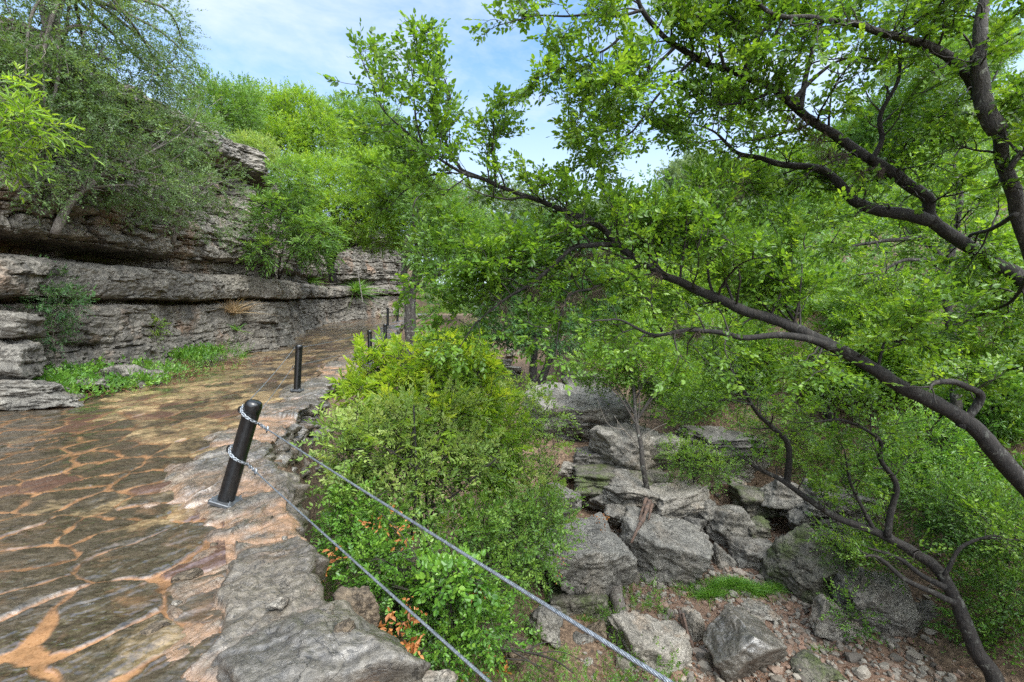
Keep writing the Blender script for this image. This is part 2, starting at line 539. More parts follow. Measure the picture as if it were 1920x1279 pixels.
# top surface: big slabs at slightly different heights, chipped in thin layers
qx, qy = bx * ca + by * sa, -bx * sa + by * ca
qx = qx + .16 * fbm(bx * 1.5, by * 1.5, 0 * bx, 3); qy = qy + .16 * fbm(bx * 1.5, by * 1.5, 0 * bx + 7, 3)
e1, h1, h2 = vor(qx, qy, 1.5, .8, 17)
chip = fbm(qx * 1.5, qy * 4.2, 0 * qx + 1.5, 6, .56)
ct = chip * 6
cst = np.floor(ct) + sstep(.82, 1.0, ct - np.floor(ct))
ztop = ze + .030 + (h1 - .5) * .070 - .018 * sstep(.03, .0, e1) + .0075 * cst + .006 * fbm(qx * 7, qy * 22, 0 * bx, 4) + .003 * fbm(bx * 30, by * 30, 0 * bx, 3)
relz = ztop - ze
inner = sstep(-.72, -1.06, TT + .28 * fbm(bx * 1.3, by * 1.3, 0 * bx + 2, 3))
ztop = ztop - .16 * inner - .03 * sstep(-.05, 0, TT) ** 2
# wall below: courses of rough blocks
dz = np.where(isdown, TT, 0)
hw = dz + .10 * fbm(SS * .9, dz * .6, 0 * SS, 3)
k1 = np.floor(hw / .26)
wid = .34 + .4 * hsh(k1, 91)
e2 = SS / wid + hsh(k1, 13) * 9
b1_ = np.floor(e2)
fr = e2 - b1_; frh = hw / .26 - k1
crack = np.minimum(np.minimum(fr, 1 - fr) * wid, np.minimum(frh, 1 - frh) * .26)
out = (hsh(k1, b1_, 5) - .5) * .30 - .10 * sstep(.035, 0, crack) + .10 * fbm(bx * 2.5, by * 2.5, dz * 4, 5) + .05 * dz + .03 * fbm(bx * 9, by * 9, dz * 14, 3)
blend = sstep(0, .045, dz)
out = out * blend
WX, WY = bx + NX * out, by + NY * out
edge_z = ztop[:, len(top_t) - 1][:, None]
WZ = np.where(isdown, edge_z - dz + .03 * blend * fbm(bx * 3, by * 3, dz * 3 + 4, 3), ztop)
dirt = np.clip(sstep(.045, -.01, relz) * (1 - isdown) + .9 * inner, 0, 1) * np.where(isdown, 0, 1)
m_wall = rock_mat('wet_ledge_stone', (.030, .025, .019), (.092, .076, .056), (.205, .178, .138), stretch=1.0, rough=(.18, .55), tan=.45, tancol=(.26, .150, .080), bump=.6, sc=1.6, stain=.55, dirt=(.27, .150, .078), film=.9)
o = MB().add(np.stack([WX, WY, WZ], -1), grid_faces(*WX.shape)).build('retaining_wall', m_wall, smooth=True, attrs={'dirt': dirt})
tag(o, 'rough stone retaining wall with a wet chipped slab ledge on top, under the black posts', 'retaining wall')


def ledge_z(x, y):
    i = np.argmin((WX[:, :len(top_t)] - x) ** 2 + (WY[:, :len(top_t)] - y) ** 2)
    return max(float(WZ[:, :len(top_t)].ravel()[i]), float(zp(y)))


# --- layered limestone cliff on the left
cp = catmull(SPINE, 40)
CL = np.concatenate([[0], np.cumsum(np.linalg.norm(np.diff(cp, axis=0), axis=1))])
S = np.arange(0, CL[-1], .045)
cx_, cy_ = np.interp(S, CL, cp[:, 0]), np.interp(S, CL, cp[:, 1])
tx, ty = np.gradient(cx_), np.gradient(cy_)
for _ in range(20):
    tx = np.convolve(np.pad(tx, 10, 'edge'), np.ones(21) / 21, 'valid'); ty = np.convolve(np.pad(ty, 10, 'edge'), np.ones(21) / 21, 'valid')
tl = np.hypot(tx, ty); nx, ny = ty / tl, -tx / tl
prof = [(.30, -.6), (.22, .0), (.10, .25), (.02, .9), (-.02, 1.4), (-.08, 1.80), (-.34, 1.86), (-.32, 1.94), (.18, 1.98), (.26, 2.25), (.20, 2.62), (.05, 2.74),
        (-.5, 2.80), (-1.0, 2.84), (-1.35, 2.90), (-1.35, 3.05), (-1.0, 3.16), (-.20, 3.22), (-.02, 3.35), (-.05, 3.9), (-.18, 4.6), (-.42, 5.4), (-.70, 6.0), (-1.05, 6.35), (-.9, 6.5), (-.35, 6.62), (-.25, 7.1), (-.45, 7.5), (-1.3, 7.8), (-3.2, 8.1), (-6, 8.6)]
prof = np.array(prof)
pl = np.concatenate([[0], np.cumsum(np.linalg.norm(np.diff(prof, axis=0), axis=1))])
tt = np.arange(0, pl[-1], .037)
po, ph = np.interp(tt, pl, prof[:, 0]), np.interp(tt, pl, prof[:, 1])
SS, OO = np.meshgrid(S, po, indexing='ij'); _, HH = np.meshgrid(S, ph, indexing='ij')
BX, BY, NX, NY = [np.repeat(q[:, None], len(tt), 1) for q in (cx_, cy_, nx, ny)]
# slot and overhang come and go along the cliff; the upper tier steps in and out in big blocks
upper = sstep(2.7, 3.1, HH)
stepb = (hsh(np.floor(SS / 2.3 + .3 * perlin(SS * .5, 0 * SS, 0 * SS + 3)), 7) - .5)
OO = OO + upper * (.55 * stepb + .35 * perlin(SS * .22, 0 * SS, 0 * SS + 1))
slot = sstep(2.75, 2.9, HH) * sstep(3.25, 3.12, HH)
OO = OO + slot * .7 * sstep(.1, -.4, perlin(SS * .35, 0 * SS, 0 * SS + 8))
shut = sstep(11.8, 14.5, BY) * sstep(2.74, 2.82, HH) * sstep(3.34, 3.2, HH)
OO = OO * (1 - shut) + shut * np.minimum(-.12, np.maximum(OO, -.30))
OO = OO + (1 - upper) * .30 * perlin(SS * .45, 0 * SS, 0 * SS + 5)
zs = zp(BY)
HZ = HH * np.interp(BY, [5, 16, 29, 50], [1.0, 1.0, .86, .9])
px, py, pz = BX + NX * OO, BY + NY * OO, zs + HZ
hw = HH + .16 * fbm(SS * .35, 0 * SS, HH * .3, 3)
disp = 0
for th, bl, amp, sd in ((.95, 1.7, .30, 4), (.40, 1.0, .19, 1), (.17, .6, .07, 2), (.07, .4, .03, 3)):
    k = np.floor(hw / th + .25 * perlin(SS * .9, 0 * SS + sd, hw * .5))
    w_ = bl * (.6 + .9 * hsh(k, sd + 50))
    q = SS / w_ + 9 * hsh(k, sd + 20) + .25 * fbm(SS * 2, HH * 2, 0 * SS + sd, 2)
    disp = disp + (hsh(k, np.floor(q), sd) - .5) * amp
    f_ = hw / th - np.floor(hw / th)
    fq_ = (q - np.floor(q)) * w_
    disp = disp - amp * .8 * sstep(.05, 0, np.minimum(fq_, w_ - fq_)) * (hsh(k, np.floor(q), sd + 9) > .35)
    disp = disp - amp * .45 * sstep(.05, 0, np.minimum(f_, 1 - f_)) * (.5 + hsh(k, sd + 77))
disp = disp + .13 * fbm(px * .8, py * .8, pz * 1.6, 5) + .05 * fbm(px * 5, py * 5, pz * 9, 5, .6)
disp = disp * (.62 + .38 * upper)
disp = disp * sstep(8.3, 7.7, HH) * (1 - .4 * slot)
px, py = px + NX * disp, py + NY * disp
pz = pz + .05 * fbm(px * 2, py * 2, pz * 2 + 3, 3) + .10 * perlin(SS * .3, 0 * SS, 0 * SS + 11)
m_cliff = rock_mat('layered_limestone', (.046, .041, .034), (.140, .125, .102), (.30, .272, .226), stretch=1.7, rough=(.5, .9), tan=.5, tancol=(.36, .20, .11), bump=.5, sc=.75, stain=.8)
o = MB().add(np.stack([px, py, pz], -1), grid_faces(*px.shape)).build('cliff', m_cliff, smooth=False)
struct(o)
CLX, CLY, CLZ = px, py, pz


def cliff_at(u, v, off=0.0):
    """point of the cliff's face nearest to the ray through photo pixel (u, v)"""
    pu = CLX[::4, ::4] / CLY[::4, ::4] * F + 960; pv = 639.5 - CLZ[::4, ::4] / CLY[::4, ::4] * F
    i = np.argmin((pu - u) ** 2 + (pv - v) ** 2 + CLY[::4, ::4] * .5)
    p = np.array([CLX[::4, ::4].ravel()[i], CLY[::4, ::4].ravel()[i], CLZ[::4, ::4].ravel()[i]])
    return p + np.array([.75, -.6, 0]) * off


# ================================================================ ROCKS
def ico(sub):
    import bmesh
    bm = bmesh.new(); bmesh.ops.create_icosphere(bm, subdivisions=sub, radius=1)
    bm.verts.ensure_lookup_table()
    V = np.array([v.co[:] for v in bm.verts]); Fc = np.array([[v.index for v in f.verts] for f in bm.faces]); bm.free()
    return V, Fc


ICO = {k: ico(k) for k in (2, 3, 4, 5, 6)}


def rock_shape(sub, seed, planes=11, sharp=22.0, rough=.06, layers=.0):
    V, Fc = ICO[sub]
    r = np.random.default_rng(seed)
    N = r.normal(size=(planes, 3)); N /= np.linalg.norm(N, axis=1)[:, None]
    if planes < 14:
        A_ = np.array([[1, 0, 0], [-1, 0, 0], [0, 1, 0], [0, -1, 0], [0, 0, 1], [0, 0, -1.0]]) + r.normal(size=(6, 3)) * .22
        A_ /= np.linalg.norm(A_, axis=1)[:, None]
        N = np.vstack([A_, N[:max(3, planes - 5)]]); d = np.concatenate([r.uniform(.62, .85, 6), r.uniform(.74, .98, max(3, planes - 5))])
    else:
        N = np.vstack([N, [[0, 0, 1], [0, 0, -1]]]); d = np.concatenate([r.uniform(.62, 1.0, planes), [r.uniform(.6, .85), .7]])
    c = V @ N.T
    inv = np.maximum(c, 1e-3) / d[None]
    rad = 1 / (np.sum(inv ** sharp, 1) ** (1 / sharp))
    rad = np.minimum(rad, 1.35)
    p = V * rad[:, None]
    q = p * 1.0 + seed * 1.7
    dd = rough * 1.3 * fbm(q[:, 0] * 1.6, q[:, 1] * 1.6, q[:, 2] * 1.6, 6, .58)
    rg = 1 - abs(perlin(q[:, 0] * 1.1 + 4, q[:, 1] * 1.1, q[:, 2] * 1.9)) * 6
    dd = dd - rough * .9 * np.clip(rg, 0, 1) ** 2
    st_ = fbm(q[:, 0] * 1.3, q[:, 1] * 1.3, q[:, 2] * 2.2 + 5, 4) * 3.2
    dd = dd + rough * .55 * (np.floor(st_) + sstep(.8, 1, st_ - np.floor(st_)))
    if layers:
        t = (q[:, 2] + .15 * fbm(q[:, 0], q[:, 1], q[:, 2], 2)) * 7
        dd = dd + layers * (hsh(np.floor(t), seed) - .5) * (1 - V[:, 2] ** 2)
    return p + V * dd[:, None], Fc


M_ROCK = {
    'grey': rock_mat('grey_limestone', (.056, .051, .043), (.160, .147, .124), (.32, .295, .25), rough=(.5, .9), tan=.3, tancol=(.26, .19, .12), bump=.8, sc=1.3, stain=.5),
    'pale': rock_mat('pale_limestone', (.095, .084, .067), (.235, .21, .172), (.40, .365, .31), rough=(.5, .9), tan=.4, bump=.8, sc=1.6, stain=.35),
    'moss': rock_mat('mossy_limestone', (.040, .037, .026), (.115, .104, .078), (.23, .205, .165), rough=(.55, .9), moss=.8, bump=.8, sc=1.2, stain=.5),
    'dark': rock_mat('dark_limestone', (.036, .032, .027), (.100, .091, .077), (.215, .198, .17), rough=(.45, .85), bump=.8, sc=1.2, stain=.6),
    'brown': rock_mat('brown_stone', (.046, .033, .020), (.115, .085, .053), (.21, .16, .105), rough=(.4, .8), moss=.3, bump=.8, sc=1.6, stain=.4),
    'wet': rock_mat('wet_grey_rock', (.032, .028, .023), (.094, .083, .067), (.205, .186, .155), rough=(.16, .50), tan=.3, tancol=(.20, .15, .09), bump=.6, sc=1.6, stain=.45, film=.8),
}


def boulder(label, u, v, d, w, h, kind='grey', seed=1, rot=(0, 0, 0), deep=1.0, planes=11, rough=.07, layers=.018, sub=5, name='boulder', cat='boulder', sharp=70.0, group=None):
    """w and h are the rock's size in photo pixels at depth d"""
    if sub == 5 and w * h > 9000:
        sub = 6
    V, Fc = rock_shape(sub, seed, planes, sharp, rough, layers)
    ax, ay, az = [R(q) for q in rot]
    Rx = np.array([[1, 0, 0], [0, math.cos(ax), -math.sin(ax)], [0, math.sin(ax), math.cos(ax)]])
    Ry = np.array([[math.cos(ay), 0, math.sin(ay)], [0, 1, 0], [-math.sin(ay), 0, math.cos(ay)]])
    Rz = np.array([[math.cos(az), -math.sin(az), 0], [math.sin(az), math.cos(az), 0], [0, 0, 1]])
    V = V @ (Rz @ Ry @ Rx).T
    V = V - (V.max(0) + V.min(0)) / 2
    ext = V.max(0) - V.min(0)
    W, Hh = w / F * d, h / F * d
    V = V * np.array([W / ext[0], W * deep / ext[1], Hh / ext[2]])
    o = MB().add(V, Fc).build(name, M_ROCK[kind], smooth=True)
    o.location = P(u, v, d)
    return tag(o, label, cat, group)


B = boulder
# stream bed, near
B('big pointed grey boulder tilted over the stream bed, in the middle of the rocks', 1250, 1042, 10.0, 178, 160, 'grey', 21, (12, 24, -12), .75, 9)
B('mossy dark boulder with a sheer face, right of the bright green grass patch', 1515, 1058, 9.4, 150, 150, 'moss', 34, (10, -26, 20), .9, 9)
B('squat brown-grey block wedged between the pointed boulder and the mossy boulder', 1410, 1042, 10.2, 84, 66, 'grey', 5, (0, 4, 10), .9)
B('narrow grey stone beside the pointed boulder, its lower right', 1352, 1050, 10.2, 44, 66, 'grey', 6, (0, 8, 0), .9)
B('large sloping grey slab left of the pointed boulder, with moss along its foot', 1085, 1060, 9.3, 200, 150, 'grey', 12, (14, -20, 8), .9, 9)
B('flat mossy rock under the foot of the sloping slab', 1095, 1128, 8.9, 150, 70, 'moss', 14, (0, -6, 0), .8)
B('pale crusted boulder at the bottom, crossed by the upper cable', 1215, 1222, 7.9, 165, 140, 'pale', 19, (8, 12, 15), .9)
B('smooth wet olive-grey boulder at the bottom, right of the pale crusted one', 1392, 1225, 7.5, 142, 130, 'wet', 23, (0, 18, 0), .9, 8, .04)
B('pale rough rock leaning behind the smooth wet boulder', 1385, 1163, 8.5, 86, 52, 'pale', 27, (0, 12, 0), .8)
B('thin flat slab lying on the red gravel', 1420, 1146, 8.7, 74, 20, 'pale', 29, (0, 10, 10), .7)
B('mossy wet rock at the bottom edge, half buried in gravel', 1515, 1262, 7.4, 104, 56, 'moss', 31, (0, -6, 0), .9)
B('tall pale splinter of rock beside the rotten brown wood', 1300, 1187, 8.2, 48, 92, 'pale', 37, (0, -16, 0), .8)
B('big cracked dark block under the leaning trunk at lower right', 1632, 1135, 8.5, 150, 120, 'grey', 41, (6, 14, 0), .8, 9)
B('light speckled slab propped against the cracked dark block', 1566, 1160, 8.3, 92, 90, 'pale', 43, (0, 30, 0), .7, 9)
B('square grey block below the cracked dark block', 1668, 1225, 8.0, 78, 74, 'grey', 44, (0, 5, 10), .8)
B('grey block below the light speckled slab, in two steps', 1600, 1210, 8.3, 86, 56, 'grey', 46, (0, 18, 0), .8)
B('tall dark rock right of the cracked block, near the leaning trunk', 1732, 1180, 8.3, 70, 110, 'dark', 47, (0, -4, 0), .9)
B('round white stone in the gravel near the lower edge', 1094, 1250, 7.4, 38, 30, 'pale', 49, (0, 0, 0), .9, 16, .03)
B('dark grey wet rock at the bottom edge, left of the round white stone', 1040, 1262, 7.2, 100, 52, 'wet', 51, (0, 5, 0), .9)
B('grey stone standing in the gravel between the sloping slab and the pale crusted boulder', 1100, 1218, 7.8, 52, 50, 'grey', 53, (0, 0, 0), .9)
B('brown upright stone left of the pale crusted boulder', 1120, 1200, 7.9, 44, 60, 'brown', 54, (0, -12, 0), .9)
B('small pinkish stone at the foot of the tall pale splinter', 1330, 1245, 7.6, 46, 36, 'brown', 55, (0, 10, 0), .9)
B('angular grey stone on the red gravel, by the squat block', 1468, 1205, 8.1, 40, 32, 'pale', 57, (0, 20, 0), .9)
# ledges above the bed
B('broad flat grey ledge behind the thin leaning trunk', 1165, 922, 11.8, 165, 80, 'grey', 62, (14, 16, 12), .9, 10)
B('low pale ledge of broken rock right of the thin leaning trunk', 1275, 945, 11.4, 160, 84, 'pale', 64, (10, -13, 14), .8, 10)
B('small upright pale block standing on the low broken ledge', 1317, 928, 11.0, 24, 36, 'pale', 65, (0, -8, 15), .8, 7)
B('lichen-spotted rock step above the squat brown-grey block', 1358, 982, 10.8, 104, 72, 'grey', 66, (8, 24, 20), .8)
B('green mossy cushion of rock between the ledges', 1415, 990, 10.6, 52, 40, 'moss', 67, (0, 0, 0), .9)
B('mossy shelf under the overhanging dark ledge', 1420, 935, 11.6, 104, 50, 'moss', 68, (0, 6, 0), .9)
B('dark overhanging limestone cap at the top of the far rock step', 1350, 830, 12.8, 165, 58, 'dark', 79, (10, 9, 16), .8, 10, layers=.05)
B('pale stained rock face under the overhanging dark cap', 1365, 880, 13.3, 150, 88, 'pale', 72, (0, 4, 0), .6, 9, layers=.08)
B('brown undercut rock below the stained face', 1290, 898, 12.9, 130, 56, 'brown', 73, (0, -4, 0), .6)
B('squarish grey stone tucked under the stained face', 1380, 908, 12.2, 32, 30, 'pale', 74, (0, 6, 0), .9, 7)
B('huge dark rounded boulder left of the far rock step', 1190, 850, 13.2, 200, 118, 'grey', 75, (0, 8, 0), .8, 16, .08, sharp=18.0)
B('long bare slab sloping down the left side of the channel', 1082, 802, 15.2, 210, 170, 'grey', 76, (18, -18, 0), .9, 9)
B('dark stone wedged under the bare sloping slab', 1105, 862, 13.0, 70, 40, 'dark', 77, (0, 0, 0), .9)
B('mossy step below the huge rounded boulder', 1160, 893, 12.4, 190, 44, 'moss', 78, (0, 4, 0), .8)
B('layered grey outcrop behind the crossing trunks at right', 1545, 950, 10.6, 150, 80, 'grey', 81, (0, 14, 0), .8, layers=.1)
B('dark layered slab above the mossy boulder', 1575, 990, 10.2, 150, 50, 'dark', 82, (0, 16, 0), .7, layers=.1)
B('tilted grey slab above the green mossy shelf', 1470, 925, 11.0, 90, 64, 'grey', 83, (0, 24, 0), .8)
B('tumbled grey block between the flat ledge and the huge rounded boulder', 1110, 905, 12.0, 60, 44, 'grey', 151, (20, 30, 20), .9)
B('tilted block leaning on the right end of the low broken ledge', 1330, 960, 10.9, 60, 54, 'grey', 152, (10, -35, 10), .9)
B('dark wedge of rock in the gap under the upright pale block', 1300, 985, 10.6, 56, 34, 'dark', 153, (0, 30, 40), .9)
B('angular boulder halfway down the gap left of the thin leaning trunk', 1165, 958, 11.0, 70, 50, 'grey', 154, (25, -20, 30), .9)
B('pair-edged boulder at the upper right of the bare sloping slab', 1150, 765, 15.6, 70, 54, 'grey', 155, (10, 25, 30), .9)
B('dark boulder in the chute above the bare sloping slab', 1085, 745, 17.2, 64, 44, 'dark', 156, (10, -15, 30), .9)
B('small pale boulder at the foot of the bare sloping slab', 1068, 880, 12.8, 50, 36, 'pale', 157, (0, 20, 0), .9)
B('rough grey boulder at the thicket edge left of the flat ledge', 1050, 935, 10.8, 84, 60, 'grey', 158, (15, 15, 30), .9)
B('grey rock half hidden by small plants below the upper cable', 1020, 1175, 7.6, 74, 60, 'grey', 159, (0, 20, 20), .9)
B('low brown rock among the dead twigs near the bottom edge', 965, 1225, 6.6, 70, 44, 'brown', 160, (0, 10, 20), .9)
# up the channel
B('flat pale stone slab in the channel by the two dark trunks', 1045, 742, 19.5, 96, 34, 'pale', 91, (0, 6, 0), .9)
B('grey ridge of rock right of the two dark trunks', 1095, 722, 20.5, 84, 60, 'dark', 92, (0, 6, 0), .9)
B('topmost white rock in the far channel', 957, 662, 31, 22, 22, 'pale', 93, (0, 0, 0), .9)
B('dark overhung rock in the far channel', 948, 682, 28, 26, 18, 'dark', 94, (0, 0, 0), .9)
B('pale flat step in the far channel', 960, 693, 26, 40, 14, 'pale', 95, (0, 4, 0), .9)
B('low grey rock at the near end of the far channel', 968, 710, 24, 24, 28, 'grey', 96, (0, 4, 0), .9)
# along the path
B('large wet grey boulder at the bottom edge, below the ledge', 612, 1285, 2.35, 405, 250, 'wet', 104, (6, 9, 38), .8, 12, .05, .02, 6, sharp=26.0)
B('brown square block behind the wet boulder at the ledge', 668, 1146, 3.0, 88, 92, 'brown', 103, (0, 10, 30), .8, 7)
B('loose tan stone lying on the wet boulder', 648, 1184, 2.32, 40, 40, 'brown', 105, (0, -30, 0), .8, 8, sub=4, name='stone', cat='stone')
B('pale flat stone peeking in at the bottom edge', 822, 1284, 2.75, 70, 28, 'pale', 106, (0, 0, 0), .9)
B('half-buried grey boulder among the vines at the cliff foot', 250, 706, 10.3, 92, 48, 'grey', 107, (0, -8, 0), .9)
B('pale layered rock pile at the left edge, its top stone', 22, 612, 8.6, 100, 62, 'grey', 108, (0, 8, 0), .9, layers=.12)
B('cracked grey rock at the left edge, under the top stone', 18, 672, 8.4, 120, 96, 'grey', 109, (0, 4, 0), .9, layers=.10)
B('long low rough rock bordering the path at the left edge', 40, 738, 8.3, 240, 60, 'grey', 110, (0, -9, 0), .5, 9, layers=.08)
B('low grey kerb rock between the left edge rock and the straw tuft', 150, 722, 9.5, 130, 28, 'grey', 111, (0, -8, 0), .5, layers=.08)
B('brown blocky outcrop jutting from the lower cliff behind the leafy shrub', 160, 608, 10.6, 90, 84, 'brown', 112, (0, 0, 0), .9, 8, layers=.10)
for k, (u, v, d, w_, h_, kd, lb) in enumerate([
        (352, 1084, 3.05, 42, 12, 'brown', 'thin pinkish stone flake on the ledge'),
        (520, 1137, 2.78, 34, 14, 'pale', 'small white flake of stone on the wet ledge'),
        (290, 1186, 2.48, 52, 18, 'brown', 'reddish brown flake of stone at the inner edge of the ledge'),
        (330, 1132, 2.75, 16, 8, 'pale', 'tiny white chip on the inner edge of the ledge'),
        (160, 1143, 2.72, 30, 8, 'dark', 'dark chip lying on the orange mortar'),
        (505, 976, 4.0, 13, 11, 'brown', 'small reddish stone near the nearest post'),
        (533, 1013, 3.65, 12, 9, 'pale', 'pale pebble on the outer lip of the ledge'),
        (402, 1025, 3.5, 14, 9, 'brown', 'brown pebble below the nearest post')]):
    p = P(u, v, d); zz = ledge_z(p[0], p[1])
    q = p * (zz / p[2]) if abs(p[2]) > .1 else p
    boulder(lb, 960 + q[0] / q[1] * F, 639.5 - (zz + h_ * .3 / F * d) / q[1] * F, q[1], w_, h_, kd, 120 + k, (0, 0, 0), 1.0, 8, sub=3, name='stone', cat='stone')

# loose rubble in the stream bed: nobody could count it
r = np.random.default_rng(77)
mb = MB()
tmpl = [rock_shape(2, 300 + i, 8, 14, .05, 0)[0] for i in range(8)]
Ft = ICO[2][1]
for i in range(11000):
    y = r.uniform(5.6, 13.5); x = floor_x(y) + r.normal() * (1.7 if y < 11 else 1.2)
    if i % 5 < 3:
        y = r.uniform(5.8, 9.8); x = floor_x(y) + r.uniform(-2.6, 2.6)
    if x < xr(y) + .8:
        continue
    if perlin(x * 1.2, y * 1.2, 3.0) < -.30 and r.random() < .6:
        continue
    s = .012 + .06 * r.random() ** 3.2 + (.09 * r.random() if r.random() < .07 else 0)
    a = r.uniform(0, 6.28); ca_, sa_ = math.cos(a), math.sin(a)
    V = tmpl[i % 8] * s * np.array([1, r.uniform(.6, 1), r.uniform(.4, .8)])
    V = np.stack([V[:, 0] * ca_ - V[:, 1] * sa_, V[:, 0] * sa_ + V[:, 1] * ca_, V[:, 2]], 1)
    mb.add(V + np.array([x, y, float(H(x, y)) + s * .25]), Ft, r.random())
m_rub, n = new_mat('rubble_stone')
co = n('TexCoord', out=3)
c = n.ramp(n.attr('rnd'), (0.0, (.06, .05, .04)), (.3, (.18, .155, .125)), (.55, (.28, .25, .205)), (.75, (.20, .11, .07)), (1.0, (.12, .09, .065)))
c = n.mix(n.ramp(n.noise(co, 30, 6, .7), (.35, 0.0), (.7, .6)), c, (.05, .04, .03))
finish(n, n('BsdfPrincipled', Base__Color=c, Roughness=.75))
o = mb.build('rubble', m_rub, rnd=True, smooth=False)
struct(o, 'stuff', 'loose grey and reddish stones covering the stream bed', 'rubble')
# ================================================================ POSTS AND CABLES
m_black = plain_mat('black_painted_steel', (.0060, .0062, .0066), .24, 0.0, .5, .16, 17)
m_gal = plain_mat('galvanised_steel', (.25, .27, .29), .48, .85, .25, .3, 60)
m_plate = plain_mat('wet_steel_plate', (.10, .105, .11), .3, .6, .3)


def lathe(mb, prof, base, axis_, k=28, rnd=None):
    base = np.asarray(base, float); a = np.asarray(axis_, float); a = a / np.linalg.norm(a)
    u = np.cross(a, [0, 1, .01]); u /= np.linalg.norm(u); v = np.cross(a, u)
    th = np.arange(k) * 2 * np.pi / k
    V = np.array([base + a * h + (u[None] * np.cos(th)[:, None] + v[None] * np.sin(th)[:, None]) * max(r_, 1e-4) for r_, h in prof])
    n_ = len(prof)
    i = np.arange(n_ - 1)[:, None] * k; j = np.arange(k)[None]; j2 = (j + 1) % k
    mb.add(V.reshape(-1, 3), np.stack([i + j, i + j2, i + k + j2, i + k + j], -1).reshape(-1, 4))
    return mb


def torus_pts(c, a1, a2, r1, r2, n_=20, gap=0):
    t = np.linspace(gap, 2 * np.pi - gap, n_)
    return c + np.outer(np.cos(t) * r1, a1) + np.outer(np.sin(t) * r2, a2)


def post(base, top, r_, label, detail=True):
    base = np.asarray(base, float); top = np.asarray(top, float)
    root = empty('cable_post', base, label, 'post', 'black posts along the cable railing')
    ax = top - base; hgt = np.linalg.norm(ax); a = ax / hgt
    part(lathe(MB(), [(r_, 0.0), (r_ * .995, hgt * .5), (r_, hgt - .115)], base, a), 'pole', m_black, root, smooth=True)
    part(lathe(MB(), [(r_ * 1.0, hgt - .115), (r_ * 1.06, hgt - .112), (r_ * 1.06, hgt - .05), (r_ * 1.02, hgt - .032), (r_ * .90, hgt - .014), (r_ * .62, hgt - .003), (0, hgt)], base, a), 'cap', m_black, root, smooth=True)
    # base plate: a bevelled square collar with bolts at the corners
    mb = MB(); s = r_ * 1.55
    import itertools
    ring = lambda q, z: np.array([[-q + .02, -q, z], [q - .02, -q, z], [q, -q + .02, z], [q, q - .02, z], [q - .02, q, z], [-q + .02, q, z], [-q, q - .02, z], [-q, -q + .02, z]])
    pl_ = np.vstack([ring(s, -.012), ring(s, .014), ring(s - .006, .020), ring(.02, .022)])
    j = np.arange(8); j2 = (j + 1) % 8
    fq = np.vstack([np.stack([i * 8 + j, i * 8 + j2, i * 8 + 8 + j2, i * 8 + 8 + j], 1) for i in range(3)])
    u = np.cross(a, [0, 1, 0.]); u /= np.linalg.norm(u); v = np.cross(a, u)
    M = np.stack([u, -v, a], 0)
    mb.add(base + pl_ @ M, fq)
    plate = part(mb, 'base_plate', m_plate, root)
    for sx, sy in itertools.product((-1, 1), (-1, 1)):
        c = base + u * s * .74 * sx + v * s * .74 * sy
        b = lathe(MB(), [(.013, .0), (.013, .034), (.007, .034), (.007, .05), (0, .052)], c, a, 6)
        b.V = [q - base for q in b.V]
        b.build('bolt', m_gal, plate)
    # eyes welded to the path side of the pole
    for f in (.91, .52):
        c = base + ax * f + np.array([-1, -.12, 0]) * (r_ + .022)
        part(MB().tube(torus_pts(c, np.array([1., .1, 0]), np.array([0, 0, 1.]), .026, .032), .0075, 8, False), 'cable_eye', m_black, root, smooth=True)
    return root


d1 = 4.2
pb, pt = P(423, 953, d1), P(478, 751, 4.17)
pb[2] = ledge_z(pb[0], pb[1]) + .016
p1 = post(pb, pt, .071, 'nearest black post, leaning right, with chain wrapped round it')
posts = [(pb, pt)]
for u, v, ut, vt, d, rr, lb in [
        (557, 740, 561, 646, 9.3, .068, 'second black post, standing upright on the pale ledge'),
        (694, 682, 693, 619, 14.0, .066, 'third black post, half hidden behind the yellow-green leaves'),
        (723, 657, 722, 607, 17.0, .066, 'fourth black post, just in front of the tall thin one on the path edge'),
        (727, 612, 727, 577, 25.5, .066, 'fifth black post, showing above the fourth near the path bend'),
        (745, 603, 747, 573, 29.0, .066, 'farthest black post, beside the grey double trunk')]:
    a, b = P(u, v, d), P(ut, vt, d)
    if d < 12:
        a[2] = ledge_z(a[0], a[1]) + .016
    post(a, b, rr, lb)
    posts.append((a, b))


def eye(i, f):
    a, b = posts[i]
    return a + (b - a) * f + np.array([-1, -.12, 0]) * (.071 + .03)


def wire_rope(a, b, r_, label, strands=True, sag=.01, root=None):
    a, b = np.asarray(a, float), np.asarray(b, float)
    root = root or empty('steel_cable', a, label, 'cable', 'steel cables of the railing')
    Ln = np.linalg.norm(b - a); n_ = max(12, int(Ln / (.012 if strands else .3)))
    t = np.linspace(0, 1, n_)
    c = a + np.outer(t, b - a); c[:, 2] -= sag * 4 * t * (1 - t)
    mb = MB()
    if strands:
        T = (b - a) / Ln; u = np.cross(T, [0, 0, 1.]); u /= np.linalg.norm(u); v = np.cross(T, u)
        for k in range(6):
            ph = t * Ln / .085 * 2 * np.pi + k * np.pi / 3
            mb.tube(c + np.outer(np.cos(ph), u) * r_ * .64 + np.outer(np.sin(ph), v) * r_ * .64, r_ * .40, 5, False)
    else:
        mb.tube(c, r_, 6)
    part(mb, 'wire_rope', m_gal, root, smooth=True)
    return root


